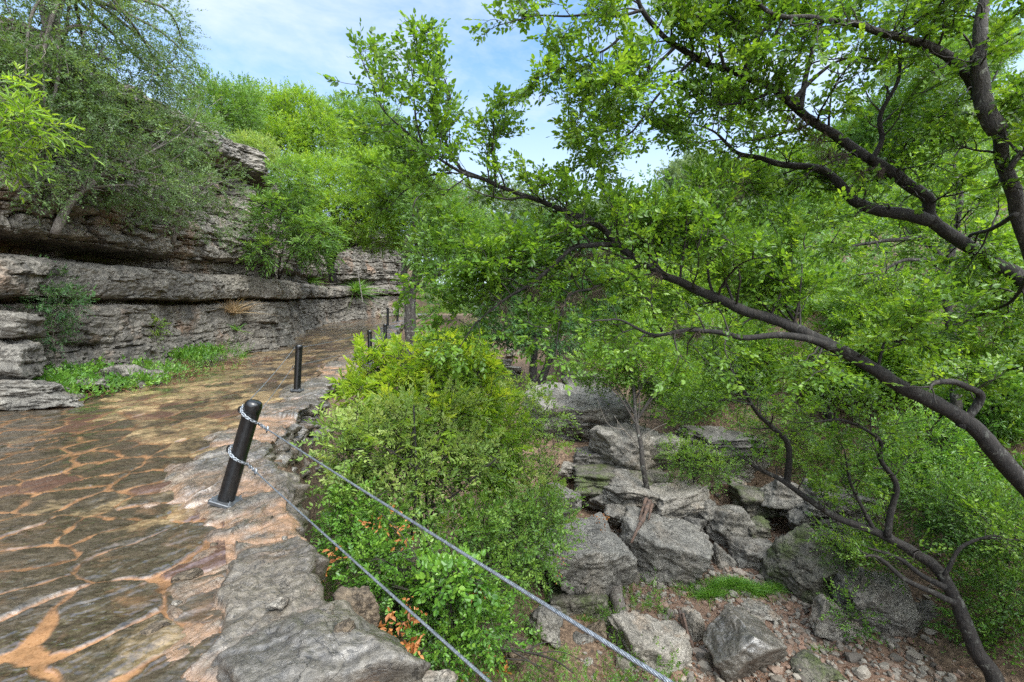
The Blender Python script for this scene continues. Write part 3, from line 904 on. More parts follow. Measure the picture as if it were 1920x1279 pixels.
def chain_wrap(root, f, pull):
    """a chain from the eye round the front of the post, then a turnbuckle and a clamp towards pull"""
    a, b = posts[0]; axd = (b - a) / np.linalg.norm(b - a)
    c0 = a + (b - a) * f
    u = np.cross(axd, [0, 1, 0]); u /= np.linalg.norm(u); v = np.cross(axd, u)
    if v[1] > 0: v = -v
    if u[0] < 0: u = -u
    mb = MB()
    n_ = 21
    path = []
    for i in range(n_):
        th = np.pi * (1.02 - 1.12 * i / (n_ - 1))
        path.append(c0 + (u * math.cos(th) + v * math.sin(th)) * .086 + axd * (.050 - .135 * i / (n_ - 1)))
    path = np.array(path)
    for i in range(n_ - 1):
        t = path[i + 1] - path[i]; t /= np.linalg.norm(t)
        o1 = np.cross(t, axd); o1 /= np.linalg.norm(o1); o2 = np.cross(t, o1)
        s = (o1 if i % 2 else o2) * .8 + (o2 if i % 2 else o1) * (.5 if i % 3 else -.6)
        s /= np.linalg.norm(s)
        mb.tube(torus_pts((path[i] + path[i + 1]) / 2, t, s, .0165, .0105, 14), .0042, 6, False)
    part(mb, 'chain', m_gal, root, smooth=True)
    st = path[-1]; dr = pull - st; dr = dr / np.linalg.norm(dr)
    # turnbuckle: an open frame with an eye at each end
    e1 = st + dr * .03; e2 = st + dr * .215
    w_ = np.cross(dr, axd); w_ /= np.linalg.norm(w_); w2 = np.cross(dr, w_)
    mb = MB()
    m1, m2 = e1 + dr * .045, e2 - dr * .045
    for sg in (-1, 1):
        mb.tube(np.array([m1, m1 + dr * .012 + w2 * sg * .011, m2 - dr * .012 + w2 * sg * .011, m2]), .0052, 7)
    mb.tube(np.array([e1, m1 + dr * .03]), .0058, 7); mb.tube(np.array([e2, m2 - dr * .03]), .0058, 7)
    mb.tube(torus_pts(e1 - dr * .012, dr, w2, .016, .013, 16), .0045, 6, False)
    mb.tube(torus_pts(e2 + dr * .012, dr, w2, .016, .013, 16), .0045, 6, False)
    part(mb, 'turnbuckle', m_gal, root, smooth=True)
    end = e2 + dr * .02
    mb = MB()
    cc = end + dr * .085
    for off in (0, .03):
        q = cc + dr * off
        mb.tube(np.array([q - w2 * .013 + axd * .013, q - w2 * .013 - axd * .016, q + w2 * .013 - axd * .016, q + w2 * .013 + axd * .013]), .0042, 6)
    mb.tube(np.array([cc - dr * .004 + axd * .006, cc + dr * .036 + axd * .006]), .0095, 8)
    mb.tube(np.array([end, end + dr * .13]) + w2 * .009, .0055, 6)
    part(mb, 'cable_clamp', m_gal, root, smooth=True)
    return end


far_up = P(1270, 1279, 1.0); far_lo = P(925, 1279, 1.50)
for f, tgt, lb in ((.875, far_up, 'upper steel cable running from the nearest post to the lower right corner'), (.475, far_lo, 'lower steel cable running from the nearest post to the bottom edge')):
    a, b = posts[0]
    root = empty('steel_cable', a + (b - a) * f, lb, 'cable', 'steel cables of the railing')
    end = chain_wrap(root, f, tgt)
    wire_rope(end, tgt + (tgt - end) * .55, .0062, lb, True, .012, root)
wire_rope(eye(0, .91), eye(1, .91), .0048, 'upper thin cable between the nearest post and the second post', False, .03)
wire_rope(eye(0, .52), eye(1, .52), .0048, 'lower thin cable between the nearest post and the second post', False, .03)
wire_rope(eye(1, .91), eye(2, .91), .0048, 'upper thin cable between the second and third posts', False, .03)
wire_rope(eye(1, .52), eye(2, .52), .0048, 'lower thin cable between the second and third posts', False, .03)
# thin pole leaning on the far rock ledge
o = MB().tube(np.array([P(680, 568, 27), P(676, 540, 27.2), P(670, 505, 27.4)]), [.035, .03, .022], 7).build('leaning_pole', plain_mat('bare_weathered_wood', (.16, .145, .125), .8, 0, .3, .4, 8))
tag(o, 'thin bare grey pole leaning against the low rock ledge near the path bend', 'pole')
# ================================================================ FOLIAGE
def unit(v):
    return v / (np.linalg.norm(v, axis=-1, keepdims=True) + 1e-9)


def sprays(mb, O, D, L, nl, size, r, wid=.5, near=True, droop=.25, flat=1.0, ang=58, base=None, fold=.10, up=(0, 0, 1), tmin=.1):
    """leaves set alternately along thin twigs: O start, D direction, L length of each twig"""
    M = len(O)
    if M == 0:
        return
    D = unit(D)
    t = np.linspace(tmin, 1.0, nl)[None] + r.uniform(-.04, .04, (M, nl))
    pos = O[:, None] + D[:, None] * (L[:, None] * t)[..., None]
    pos[..., 2] -= droop * (L[:, None] * t) ** 2
    nrm = np.asarray(up, float)[None] * flat + r.normal(size=(M, 3)) * .55
    nrm = unit(nrm - D * np.sum(nrm * D, 1, keepdims=True))
    side = np.cross(D, nrm)
    sg = np.where(np.arange(nl) % 2 == 0, 1.0, -1.0)[None] * np.where(r.random((M, 1)) < .5, 1, -1)
    a = R(ang) * np.ones((M, nl)) * (1 - .45 * t); a[:, -1] = 0
    ax = D[:, None] * np.cos(a)[..., None] + side[:, None] * (sg * np.sin(a))[..., None] + r.normal(size=(M, nl, 3)) * .20
    ax = unit(ax)
    nn = nrm[:, None] + r.normal(size=(M, nl, 3)) * .42
    nn = unit(nn - ax * np.sum(nn * ax, 2, keepdims=True))
    bi = np.cross(ax, nn)
    sz = size * r.uniform(.55, 1.3, (M, nl)) * r.uniform(.8, 1.15, (M, 1)) * (1 - .35 * abs(t - .55))
    w = wid * (.85 + .3 * r.random((M, nl)))
    if near:
        tp = np.array([(0, 0, 0), (.30, .47, .5), (.72, .36, .4), (1, 0, -.6), (.72, -.36, .4), (.30, -.47, .5)])
        fc = np.array([(0, 1, 2, 3), (0, 3, 4, 5)])
    else:
        tp = np.array([(0, 0, 0), (.48, .5, .7), (1, 0, -.3), (.48, -.5, .7)])
        fc = np.array([(0, 1, 2, 3)])
    K = len(tp)
    V = pos[:, :, None] + sz[..., None, None] * (ax[:, :, None] * tp[:, 0][None, None, :, None] + bi[:, :, None] * (tp[:, 1][None, None] * w[..., None])[..., None] + nn[:, :, None] * tp[:, 2][None, None, :, None] * fold)
    n_ = M * nl
    b0 = .5 if base is None else np.asarray(base)[:, None]
    rnd = np.clip(b0 + r.normal(size=(M, 1)) * .16 + r.normal(size=(M, nl)) * .14, 0, 1)
    Fq = (np.arange(n_) * K)[:, None, None] + fc[None]
    mb.add(V.reshape(-1, 3), Fq.reshape(-1, 4), np.repeat(rnd.ravel(), K))


def twigs(mb, O, D, L, rad, droop=.25):
    """three-sided thin wood for many twigs at once"""
    M = len(O)
    if M == 0:
        return
    D = unit(D)
    t = np.array([0, .5, 1.0])
    pos = O[:, None] + D[:, None] * (L[:, None] * t)[..., None]
    pos[..., 2] -= droop * (L[:, None] * t) ** 2
    u = unit(np.cross(D, np.array([.3, .2, 1.0]))); v = np.cross(D, u)
    rr = np.asarray(rad)[:, None] * np.array([1.0, .75, .35])
    k = 3; a = np.arange(k) * 2 * np.pi / k
    V = pos[:, :, None] + rr[:, :, None, None] * (u[:, None, None] * np.cos(a)[None, None, :, None] + v[:, None, None] * np.sin(a)[None, None, :, None])
    i = np.arange(2)[:, None] * k; j = np.arange(k)[None]; j2 = (j + 1) % k
    f = np.stack([i + j, i + j2, i + k + j2, i + k + j], -1).reshape(-1, 4)
    Fq = (np.arange(M) * 9)[:, None, None] + f[None]
    mb.add(V.reshape(-1, 3), Fq.reshape(-1, 4))


def wander(r, p, d, L, n_=7, wig=.22, lift=.0):
    pts = [np.array(p, float)]; d = d / np.linalg.norm(d)
    for i in range(n_):
        d = d + r.normal(size=3) * wig + np.array([0, 0, lift])
        d /= np.linalg.norm(d)
        pts.append(pts[-1] + d * L / n_)
    return np.array(pts)


LEAF = {
    'elm': leaf_mat('elm_leaf', (0.048, 0.115, 0.017), (0.12, 0.24, 0.027), (0.235, 0.37, 0.045), 0.52, .36),
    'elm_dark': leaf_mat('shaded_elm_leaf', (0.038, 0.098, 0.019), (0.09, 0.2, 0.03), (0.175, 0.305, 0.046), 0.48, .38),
    'bright': leaf_mat('bright_leaf', (0.085, 0.185, 0.02), (0.185, 0.325, 0.028), (0.315, 0.44, 0.046), 0.5, .42),
    'mid': leaf_mat('green_leaf', (0.05, 0.122, 0.021), (0.112, 0.228, 0.034), (0.2, 0.32, 0.05), 0.47, .42),
    'dark': leaf_mat('dark_green_leaf', (.022, .068, .021), (.055, .140, .037), (.110, .215, .055), .38, .42),
    'olive': leaf_mat('olive_oak_leaf', (0.045, 0.095, 0.026), (0.1, 0.175, 0.05), (0.18, 0.265, 0.085), 0.42, .45),
    'grey': leaf_mat('grey_green_leaf', (.075, .125, .060), (.130, .200, .095), (.205, .275, .140), .36, .5),  # for far trees only: distance haze put into the leaf colour
    'lime': leaf_mat('young_yellow_green_leaf', (0.13, 0.25, 0.03), (0.29, 0.44, 0.036), (0.5, 0.58, 0.07), 0.55, .40),
    'feather': leaf_mat('feathery_leaflet', (0.11, 0.2, 0.038), (0.215, 0.33, 0.065), (0.33, 0.4, 0.11), 0.5, .5),
    'vine': leaf_mat('vine_leaf', (.045, .125, .020), (.110, .250, .032), (.200, .350, .045), .45, .36),
    'straw': leaf_mat('dry_straw', (.16, .10, .05), (.30, .20, .10), (.42, .32, .18), .3, .7),
    'rust': leaf_mat('dead_orange_leaf', (.16, .055, .018), (.34, .130, .035), (.46, .22, .07), .3, .6),
    'grass': leaf_mat('grass_blade', (.055, .15, .020), (.120, .27, .030), (.21, .37, .05), .4, .45),
}
BARK = {
    'dark': bark_mat('dark_wet_bark', (.0045, .0035, .0028), (.021, .0165, .0130), .22),
    'lichen': bark_mat('lichen_bark', (.010, .008, .0065), (.050, .042, .034), .60, 1.2),
    'grey': bark_mat('grey_bark', (.055, .046, .038), (.16, .14, .118), .3),
    'twig': plain_mat('thin_twig', (.022, .017, .013), .8, 0, .3, 0, 12),
    'pale': plain_mat('bleached_dead_wood', (.17, .148, .122), .8, 0, .35, .4, 14),
    'rotten': plain_mat('rotten_red_wood', (.085, .052, .036), .85, 0, .75, .9, 11),
}
m_moss = plain_mat('dry_brown_moss', (.060, .042, .028), .9, 0, .4)

# where the photograph shows open sky: branches are kept from growing there
SKY = [np.array([(360, -200), (890, -200), (905, 90), (965, 160), (985, 300), (930, 330), (1000, 345), (1050, 190), (960, 150), (900, 40), (880, -200), (360, -200)], float)]


def sky_open(p, tree='elm'):
    """True where a twig would close one of the gaps in the canopy"""
    u = p[..., 0] / np.maximum(p[..., 1], .3) * F + 960; v = 639.5 - p[..., 2] / np.maximum(p[..., 1], .3) * F
    g = (u > 345) & (u < 660) & (v < 135)
    g |= (u > 330) & (u < 900) & (v < 30)
    g |= (u >= 840) & (u < 960) & (v < 170) & (v > 120)
    g |= (u > 830) & (u < 890) & (v < 120)
    g |= (u > 985) & (u < 1045) & (v > 185) & (v < 310)
    g |= (u > 905) & (u < 990) & (v > 70) & (v < 160)
    g |= (u > 1180) & (u < 1290) & (v > 285) & (v < 350)
    g |= (u > 1000) & (u < 1735) & (v > 1062) & (p[..., 1] < 8.5)
    return g


class Elm:
    """a tree grown along limbs traced through space, with branches, twigs and leaves"""

    def __init__(self, seed, leaf='elm', lsize=.046, near=True):
        self.r = np.random.default_rng(seed); self.limbs = []; self.sec = MB(); self.O, self.D, self.L, self.B = [], [], [], []
        self.leaf = leaf; self.lsize = lsize; self.near = near; self.moss = []

    def limb(self, pts, r0, r1, nsec=20, slen=(.5, 1.3), t0=.15, lift=.04, dense=1.0, up=.25, rough=.10, k=10, power=1.0):
        r = self.r
        p = np.array([P(*q) for q in pts]) if len(pts[0]) == 3 and not isinstance(pts, np.ndarray) else np.asarray(pts)
        c = catmull(p, 7)
        c = c + .035 * np.stack([perlin(c[:, 0] * 2 + i * 9, c[:, 1] * 2, c[:, 2] * 2) for i in range(3)], 1)
        s = np.concatenate([[0], np.cumsum(np.linalg.norm(np.diff(c, axis=0), axis=1))]); s /= s[-1]
        rad = r0 + (r1 - r0) * s ** power
        self.limbs.append((c, rad, k, rough))
        T = unit(np.gradient(c, axis=0))
        for i in range(nsec):
            t = t0 + (1 - t0) * (i + r.random()) / nsec
            j = min(int(t * (len(c) - 1)), len(c) - 2)
            q = r.normal(size=3); q = q - T[j] * (q @ T[j]); q /= np.linalg.norm(q)
            d = T[j] * .45 + q * .85 + np.array([0, 0, up])
            Ls = r.uniform(*slen) * (1.1 - .35 * t)
            self.branch(c[j], d, Ls, min(rad[j] * .55, .006 + .010 * Ls), lift, dense)
        # tip
        self.branch(c[-1], T[-1], slen[0] * 1.0, r1, lift, dense)
        return c

    def branch(self, p, d, Ls, r0, lift, dense, level=0):
        r = self.r
        pts = wander(r, p, d, Ls, 7, .20, lift)
        bad = sky_open(pts)
        if bad[3:].any():
            if bad[:4].any() or level > 0:
                return
            pts = pts[:4]
        self.sec.tube(pts, np.linspace(r0, .0028, len(pts)), 5 if level == 0 else 4, False)
        T = unit(np.gradient(pts, axis=0))
        if level == 0:
            for i in range(max(2, int(Ls * 6.0))):
                j = r.integers(1, len(pts) - 1)
                q = r.normal(size=3); q[2] *= .55
                q = q - T[j] * (q @ T[j]); q /= np.linalg.norm(q)
                self.branch(pts[j], T[j] * .6 + q * .8 + np.array([0, 0, .12]), r.uniform(.22, .5) * min(1, .5 + Ls * .5), r0 * .5, lift, dense, 1)
        nt = int((6 if level == 0 else 7) * dense + r.random())
        for i in range(nt):
            t = .25 + .75 * (i + r.random()) / max(nt, 1)
            f = t * (len(pts) - 1); j = min(int(f), len(pts) - 2)
            o = pts[j] + (pts[j + 1] - pts[j]) * (f - j)
            q = r.normal(size=3); q[2] *= .5
            self.O.append(o); self.D.append(T[j] * .8 + q * .75 + np.array([0, 0, .1])); self.L.append(r.uniform(.15, .36)); self.B.append(.5)
        self.O.append(pts[-1] - T[-1] * .02); self.D.append(T[-1]); self.L.append(r.uniform(.12, .26)); self.B.append(.6)

    def tuft(self, p, s):
        self.moss.append((np.asarray(p, float), s))

    def finish(self, name, label, cat, bark='dark', group=None, nl=8):
        r = self.r
        base = self.limbs[0][0][0]
        root = empty(name, base, label, cat, group)
        for i, (c, rad, k, rough) in enumerate(self.limbs):
            mb = MB(); mb.tube(c, rad, k + 2, True, rough)
            part(mb, 'trunk' if i == 0 else 'limb', BARK[bark], root, smooth=True)
        O, D, L, B_ = np.array(self.O), np.array(self.D), np.array(self.L), np.array(self.B)
        keep = ~sky_open(O + unit(D) * L[:, None] * .7)
        O, D, L, B_ = O[keep], D[keep], L[keep], B_[keep]
        # limbs stay mostly bare on their open side, as in the photograph
        px = lambda q: np.stack([q[..., 0] / np.maximum(q[..., 1], .3) * F, q[..., 2] / np.maximum(q[..., 1], .3) * F], -1)
        mid = O + unit(D) * L[:, None] * .5
        LP = np.vstack([c[::2] for c, rad, k, q in self.limbs if rad[0] > .03]); LR = np.concatenate([rad[::2] for c, rad, k, q in self.limbs if rad[0] > .03])
        a_, b_ = px(mid), px(LP)
        hide = np.zeros(len(O), bool)
        for s0 in range(0, len(O), 4000):
            d2 = np.linalg.norm(a_[s0:s0 + 4000, None] - b_[None], axis=2)
            front = mid[s0:s0 + 4000, None, 1] < LP[None, :, 1] + .05
            hide[s0:s0 + 4000] = ((d2 < 19 + LR[None] / LP[None, :, 1] * F * .6) & front).any(1)
        keep = ~hide | (r.random(len(O)) < .10)
        O, D, L, B_ = O[keep], D[keep], L[keep], B_[keep]
        # colour drifts slowly through the crown: younger and older shoots
        B_ = B_ + .22 * fbm(O[:, 0] * .8, O[:, 1] * .8, O[:, 2] * .8, 3)
        twigs(self.sec, O, D, L, np.full(len(O), .0022))
        part(self.sec, 'branches', BARK['twig'], root, smooth=True)['kind'] = 'stuff'
        mb = MB()
        sprays(mb, O, D, L, nl, self.lsize, r, .60, self.near, .25, 1.0, 58, B_)
        part(mb, 'crown', LEAF[self.leaf], root, rnd=True)
        for p, s in self.moss:
            m = MB()
            for q in range(46):
                o = p + r.normal(size=3) * s * .22
                d = r.normal(size=3) * .45 + np.array([0, 0, -1.0])
                m.tube(wander(r, o, d, s * r.uniform(.5, 1.3), 4, .35, -.1), np.linspace(.0035, .0012, 5), 3, False)
            part(m, 'moss_tuft', m_moss, root)
        return root


def blob(u, v, d, ru, rv, rd=None):
    k = d / F
    return P(u, v, d), np.array([ru * k, (rd if rd else (ru + rv) * .5 * k), rv * k])


def plant(name, label, cat, base, trunk, blobs, leaf, ntw, nl=9, L=(.25, .55), lsize=.09, wid=.5, near=False, bark='grey', rtrunk=.12, nlimb=10, seed=1, droop=.25, flat=.8, upd=.3, shell=.55,
          group=None, lump=.3, ang=58, dead=0, wood=True, stems=None, fold=.10, kindwood='trunk', outw=.8, gap=0.0):
    """tree or shrub: a trunk (or several stems), limbs to every lobe of the crown, and leafy twigs through the lobes"""
    r = np.random.default_rng(seed)
    base = np.asarray(base, float)
    root = empty(name, base, label, cat, group)
    bl = [blob(*b) for b in blobs]
    ar = np.array([b[1][0] * b[1][2] for b in bl]); ar = ar / ar.sum()
    O, D, Bs = [], [], []
    for (c, rad), a in zip(bl, ar):
        m = int(ntw * a) + 1
        q = unit(r.normal(size=(m, 3)))
        rr = (shell + (1 - shell) * r.random(m)) ** .7
        rr = rr * (1 + lump * fbm(q[:, 0] * 1.7 + c[0] * 3, q[:, 1] * 1.7 + c[1], q[:, 2] * 1.7 + c[2], 3))
        o = c + q * rad * rr[:, None]
        if gap:
            keep = perlin(o[:, 0] * 1.9 / rad.mean(), o[:, 1] * 1.9 / rad.mean(), o[:, 2] * 2.6 / rad.mean() + seed) > gap - .62
            o, q = o[keep], q[keep]
        O.append(o); D.append(q * outw + np.array([0, 0, upd]) + r.normal(size=q.shape) * .5)
        Bs.append(.5 + (.10 if kindwood == 'trunk' else .26) * q[:, 2] + .24 * perlin(o[:, 0] / rad.mean() * 1.6, o[:, 1] / rad.mean() * 1.6, o[:, 2] / rad.mean() * 1.6))  # tone raised toward each lobe's top: painted crown highlight plus younger leaves
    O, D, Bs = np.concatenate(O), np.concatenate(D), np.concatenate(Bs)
    Ls = r.uniform(*L, len(O))
    kp = O[:, 1] > 1.0
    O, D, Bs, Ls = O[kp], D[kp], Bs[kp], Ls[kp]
    if wood:
        wb = MB(); lb = MB()
        starts = []
        for tr in (trunk if isinstance(trunk[0], list) else [trunk]):
            tp = np.array([base + np.array([r.normal() * .02, r.normal() * .02, -.1])] + [P(*q) for q in tr])
            c = catmull(tp, 6)
            c = c + rtrunk * .3 * np.stack([perlin(c[:, 0] * 2 + i * 9, c[:, 1] * 2, c[:, 2] * 2) for i in range(3)], 1)
            rad = np.linspace(rtrunk, rtrunk * .45, len(c))
            wb.tube(c, rad, 9, True, .12)
            starts += [(c[i], rad[i]) for i in range(len(c) // 2, len(c))]
        for (c, rad) in bl:
            for i in range(max(2, nlimb // len(bl))):
                tgt = c + unit(r.normal(size=3)) * rad * .75
                s_, rs = starts[r.integers(len(starts))]
                mid = (s_ + tgt) / 2 + r.normal(size=3) * .12 * np.linalg.norm(tgt - s_) + np.array([0, 0, .08 * np.linalg.norm(tgt - s_)])
                cc = catmull(np.array([s_, mid, tgt]), 5)
                lb.tube(cc, np.linspace(min(rs * .6, .02 + rtrunk * .4), max(.004, rtrunk * .07), len(cc)), 5, False)
                for _ in range(3):
                    j = r.integers(3, len(cc))
                    pp = wander(r, cc[j], unit(r.normal(size=3)) + unit(cc[j] - cc[j - 1]), .35 * rad.mean() + .2, 5, .25, .03)
                    lb.tube(pp, np.linspace(max(.004, rtrunk * .1), .003, len(pp)), 4, False)
        part(wb, kindwood, BARK[bark], root, smooth=True)
        sel = r.random(len(O)) < (1.0 if near else .35)
        twigs(lb, O[sel], D[sel], Ls[sel], np.full(sel.sum(), max(.0022, lsize * .045)), droop)
        part(lb, 'branches', BARK['twig' if bark != 'grey' else 'grey'], root, smooth=True)['kind'] = 'stuff'
    mb = MB()
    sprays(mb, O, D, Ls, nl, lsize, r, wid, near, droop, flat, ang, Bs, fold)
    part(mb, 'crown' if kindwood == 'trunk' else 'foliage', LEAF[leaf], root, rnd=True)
    if dead:
        m = MB()
        for _ in range(dead):
            (c, rad) = bl[r.integers(len(bl))]
            o = c + unit(r.normal(size=3)) * rad * .6 * np.array([1, 1, .6]) - np.array([0, 0, rad[2] * .55])
            m.tube(wander(r, o, r.normal(size=3) + np.array([0, -.3, -.4]), r.uniform(.4, 1.1), 5, .45, -.03), np.linspace(.008, .003, 6), 4, False)
        part(m, 'dead_twigs', BARK['pale'], root)['kind'] = 'stuff'
    return root


def gbase(u, d, z=None):
    x = (u - 960) / F * d
    return np.array([x, d, float(H(x, d)) if z is None else z])
# ================================================================ THE BIG TREES AT RIGHT
def D_(pts, d):
    """pixels with one depth or a depth range along the limb"""
    if isinstance(d, tuple):
        return [(u, v, d[0] + (d[1] - d[0]) * i / (len(pts) - 1)) for i, (u, v) in enumerate(pts)]
    return [(u, v, d) for u, v in pts]


def to_pts(pts):
    return np.array([P(*q) for q in pts])


t = Elm(101, 'elm', .070)
gx0, gy0 = 8.3, 5.9
root0 = np.array([[gx0 + .2, gy0, float(H(gx0, gy0)) - .3], [gx0 - .2, gy0 - .1, -3.7]])
main = np.vstack([root0, to_pts(D_([(2010, 1015), (1905, 890), (1840, 812), (1770, 764), (1690, 722), (1640, 694), (1560, 650), (1500, 622), (1440, 600), (1370, 570), (1290, 532), (1230, 508), (1180, 475), (1150, 452), (1120, 424), (1060, 400), (1000, 375), (930, 345), (868, 318)], (5.6, 5.6)))])
c = t.limb(main, .148, .020, 40, (.55, 1.35), .36, .05, .85, .30, .12, 14, .9)
t.limb(to_pts(D_([(868, 318), (842, 280), (832, 235), (845, 180), (828, 132)], (5.6, 5.5))), .020, .006, 9, (.30, .6), .1, .06, .62, .3, 0, 6)
t.limb(to_pts(D_([(905, 335), (862, 320), (800, 275), (778, 225), (775, 160), (781, 95), (785, 48)], (5.6, 5.2))), .021, .004, 13, (.30, .7), .2, .05, .62, .3, 0, 6)
t.limb(to_pts(D_([(800, 275), (755, 240), (715, 200), (685, 130)], (5.45, 5.2))), .014, .005, 9, (.25, .55), .2, .05, .62, .3, 0, 6)
t.limb(to_pts(D_([(930, 345), (925, 280), (935, 230), (945, 200)], (5.6, 5.4))), .016, .005, 7, (.25, .5), .2, .06, .62, .3, 0, 6)
t.limb(to_pts(D_([(850, 322), (800, 330), (760, 360), (740, 380)], (5.6, 5.7))), .014, .005, 6, (.25, .55), .2, .02, 1.0, .1, 0, 6)
t.limb(to_pts(D_([(1575, 655), (1500, 632), (1400, 630), (1330, 622), (1290, 618), (1230, 626), (1170, 603), (1130, 601)], (5.55, 5.1))), .050, .010, 12, (.3, .75), .3, .03, .6, .2, .10, 8)
t.limb(to_pts(D_([(1240, 622), (1215, 565), (1198, 540), (1185, 515)], (5.3, 5.4))), .018, .009, 4, (.25, .5), .2, .04, .7, .2, .1, 6)
t.limb(to_pts(D_([(1160, 458), (1110, 462), (1080, 464), (1050, 486), (1000, 530), (950, 560), (900, 598), (868, 640)], (5.6, 5.2))), .036, .006, 22, (.35, .9), .15, .0, 1.0, .1, .10, 8)
t.limb(to_pts(D_([(1060, 462), (1000, 468), (940, 485), (870, 500), (815, 520)], (5.55, 5.2))), .018, .005, 14, (.3, .8), .2, .02, 1.0, .15, .05, 6)
t.limb(to_pts(D_([(1200, 498), (1150, 520), (1110, 540), (1080, 548), (1060, 566), (1048, 600), (1042, 650)], (5.6, 5.3))), .026, .006, 9, (.3, .7), .3, .0, .8, .1, .10, 7)
t.limb(to_pts(D_([(1245, 512), (1220, 480), (1205, 455), (1192, 430)], (5.6, 5.8))), .026, .010, 6, (.3, .8), .3, .05, 1, .3, .1, 7)
t.limb(to_pts(D_([(1378, 570), (1358, 500), (1347, 430), (1345, 410), (1330, 385)], (5.6, 5.5))), .018, .008, 8, (.3, .8), .25, .05, .8, .3, .05, 6)
t.limb(to_pts(D_([(1340, 548), (1328, 500), (1318, 475), (1260, 455), (1240, 450)], (5.6, 5.8))), .018, .006, 8, (.3, .7), .25, .05, .8, .3, .05, 6)
t.limb(to_pts(D_([(1500, 625), (1470, 560), (1475, 500), (1460, 440)], (5.6, 5.9))), .020, .007, 9, (.3, .8), .25, .05, .9, .3, .05, 6)
t.limb(to_pts(D_([(1640, 700), (1660, 640), (1690, 640), (1720, 600)], (5.6, 5.2))), .020, .007, 8, (.3, .8), .2, .05, .9, .3, .05, 6)
t.limb(to_pts(D_([(1800, 800), (1840, 745), (1800, 720), (1760, 715)], (5.6, 5.3))), .05, .030, 4, (.3, .7), .2, .05, .8, .3, .15, 8)
r = np.random.default_rng(5)
for u, v, s in [(1128, 472, .22), (1108, 474, .18), (1140, 478, .20), (1085, 475, .12), (1078, 556, .16), (1112, 548, .14), (1125, 545, .16), (1050, 572, .22), (1232, 515, .12), (1000, 540, .20), (945, 570, .22), (1275, 625, .1), (1310, 624, .1), (1265, 600, .14)]:
    t.tuft(P(u, v, 5.55 if v < 500 else 5.35), s)
t.finish('elm_tree', 'elm with a dark trunk leaning left across the middle of the ravine, above the boulders', 'tree', 'dark')

t = Elm(202, 'elm', .072)
gx0, gy0 = 9.6, 6.6
b0 = np.array([[gx0 + .3, gy0, float(H(gx0, gy0)) - .3], [gx0 - .3, gy0 - .2, -2.4]])
main = np.vstack([b0, to_pts(D_([(2040, 660), (1920, 528), (1860, 490), (1800, 450), (1745, 412), (1738, 372), (1700, 345), (1640, 308), (1580, 262), (1530, 230), (1490, 200), (1450, 170), (1400, 146), (1350, 126), (1318, 118), (1285, 98), (1245, 66), (1212, 30), (1195, 0), (1182, -50)], (6.4, 5.3)))])
t.limb(main, .17, .022, 36, (.5, 1.2), .30, .03, .75, .15, .12, 14, .8)
t.limb(to_pts(D_([(1742, 415), (1690, 400), (1640, 390), (1600, 377), (1572, 345), (1540, 320), (1480, 310), (1430, 297), (1380, 290), (1345, 250), (1320, 238)], (6.1, 6.6))), .085, .012, 26, (.45, 1.1), .15, .03, 1.0, .15, .12, 10)
t.limb(to_pts(D_([(1482, 196), (1520, 152), (1560, 120), (1600, 106), (1632, 107)], 5.5)), .034, .006, 3, (.2, .4), .5, .02, .3, .2, .05, 7)
t.limb(to_pts(D_([(1502, 205), (1508, 150), (1522, 100), (1530, 50), (1541, -5), (1550, -50)], (5.6, 5.4))), .034, .012, 9, (.35, .8), .3, .04, .9, .2, .05, 7)
t.limb(to_pts(D_([(1402, 146), (1400, 90), (1396, 40), (1392, -30)], (5.45, 5.3))), .030, .012, 8, (.35, .8), .3, .04, .9, .2, .05, 7)
t.limb(to_pts(D_([(1360, 128), (1350, 105), (1335, 60), (1300, 30)], (5.4, 5.2))), .022, .006, 7, (.3, .7), .3, .04, .9, .2, .05, 6)
t.limb(to_pts(D_([(1635, 305), (1652, 262), (1648, 220), (1680, 150), (1690, 70), (1700, 10)], (5.9, 5.6))), .034, .010, 12, (.35, .9), .2, .04, .9, .2, .05, 7)
t.limb(to_pts(D_([(1262, 90), (1220, 128), (1190, 150), (1144, 176), (1094, 212)], (5.35, 5.0))), .022, .004, 11, (.25, .55), .2, .0, 1.0, .1, 0, 6)
t.limb(to_pts(D_([(1164, 66), (1130, 92), (1111, 100), (1060, 126), (1010, 140)], (5.3, 5.0))), .016, .004, 9, (.22, .45), .2, .0, .9, .1, 0, 6)
t.limb(to_pts(D_([(1205, 20), (1150, 30), (1070, 32), (1000, 34), (935, 45)], (5.3, 4.9))), .018, .004, 10, (.2, .42), .2, .0, .8, .1, 0, 6)
t.limb(to_pts(D_([(1390, 292), (1340, 330), (1300, 380), (1310, 450)], (6.5, 6.3))), .020, .005, 10, (.35, .8), .2, .0, .9, .1, 0, 6)
t.limb(to_pts(D_([(1450, 172), (1400, 190), (1340, 200), (1290, 220)], (5.5, 5.7))), .020, .005, 10, (.35, .8), .2, .0, .9, .1, 0, 6)
t.limb(to_pts(D_([(1300, 108), (1230, 180), (1180, 250), (1110, 270), (1080, 310)], (5.4, 6.2))), .020, .005, 16, (.35, .85), .2, .0, 1.0, .1, 0, 6)
for u, v, s in [(1505, 228, .16), (1485, 218, .14), (1535, 255, .2), (1550, 285, .2), (1580, 290, .14), (1375, 165, .14), (1435, 185, .2), (1650, 318, .12), (1615, 320, .12), (1385, 320, .3), (1380, 360, .2), (1312, 345, .16)]:
    t.tuft(P(u, v, 5.75), s)
t.finish('elm_tree', 'elm whose long dark limbs rise leftward across the sky at upper right', 'tree', 'dark')

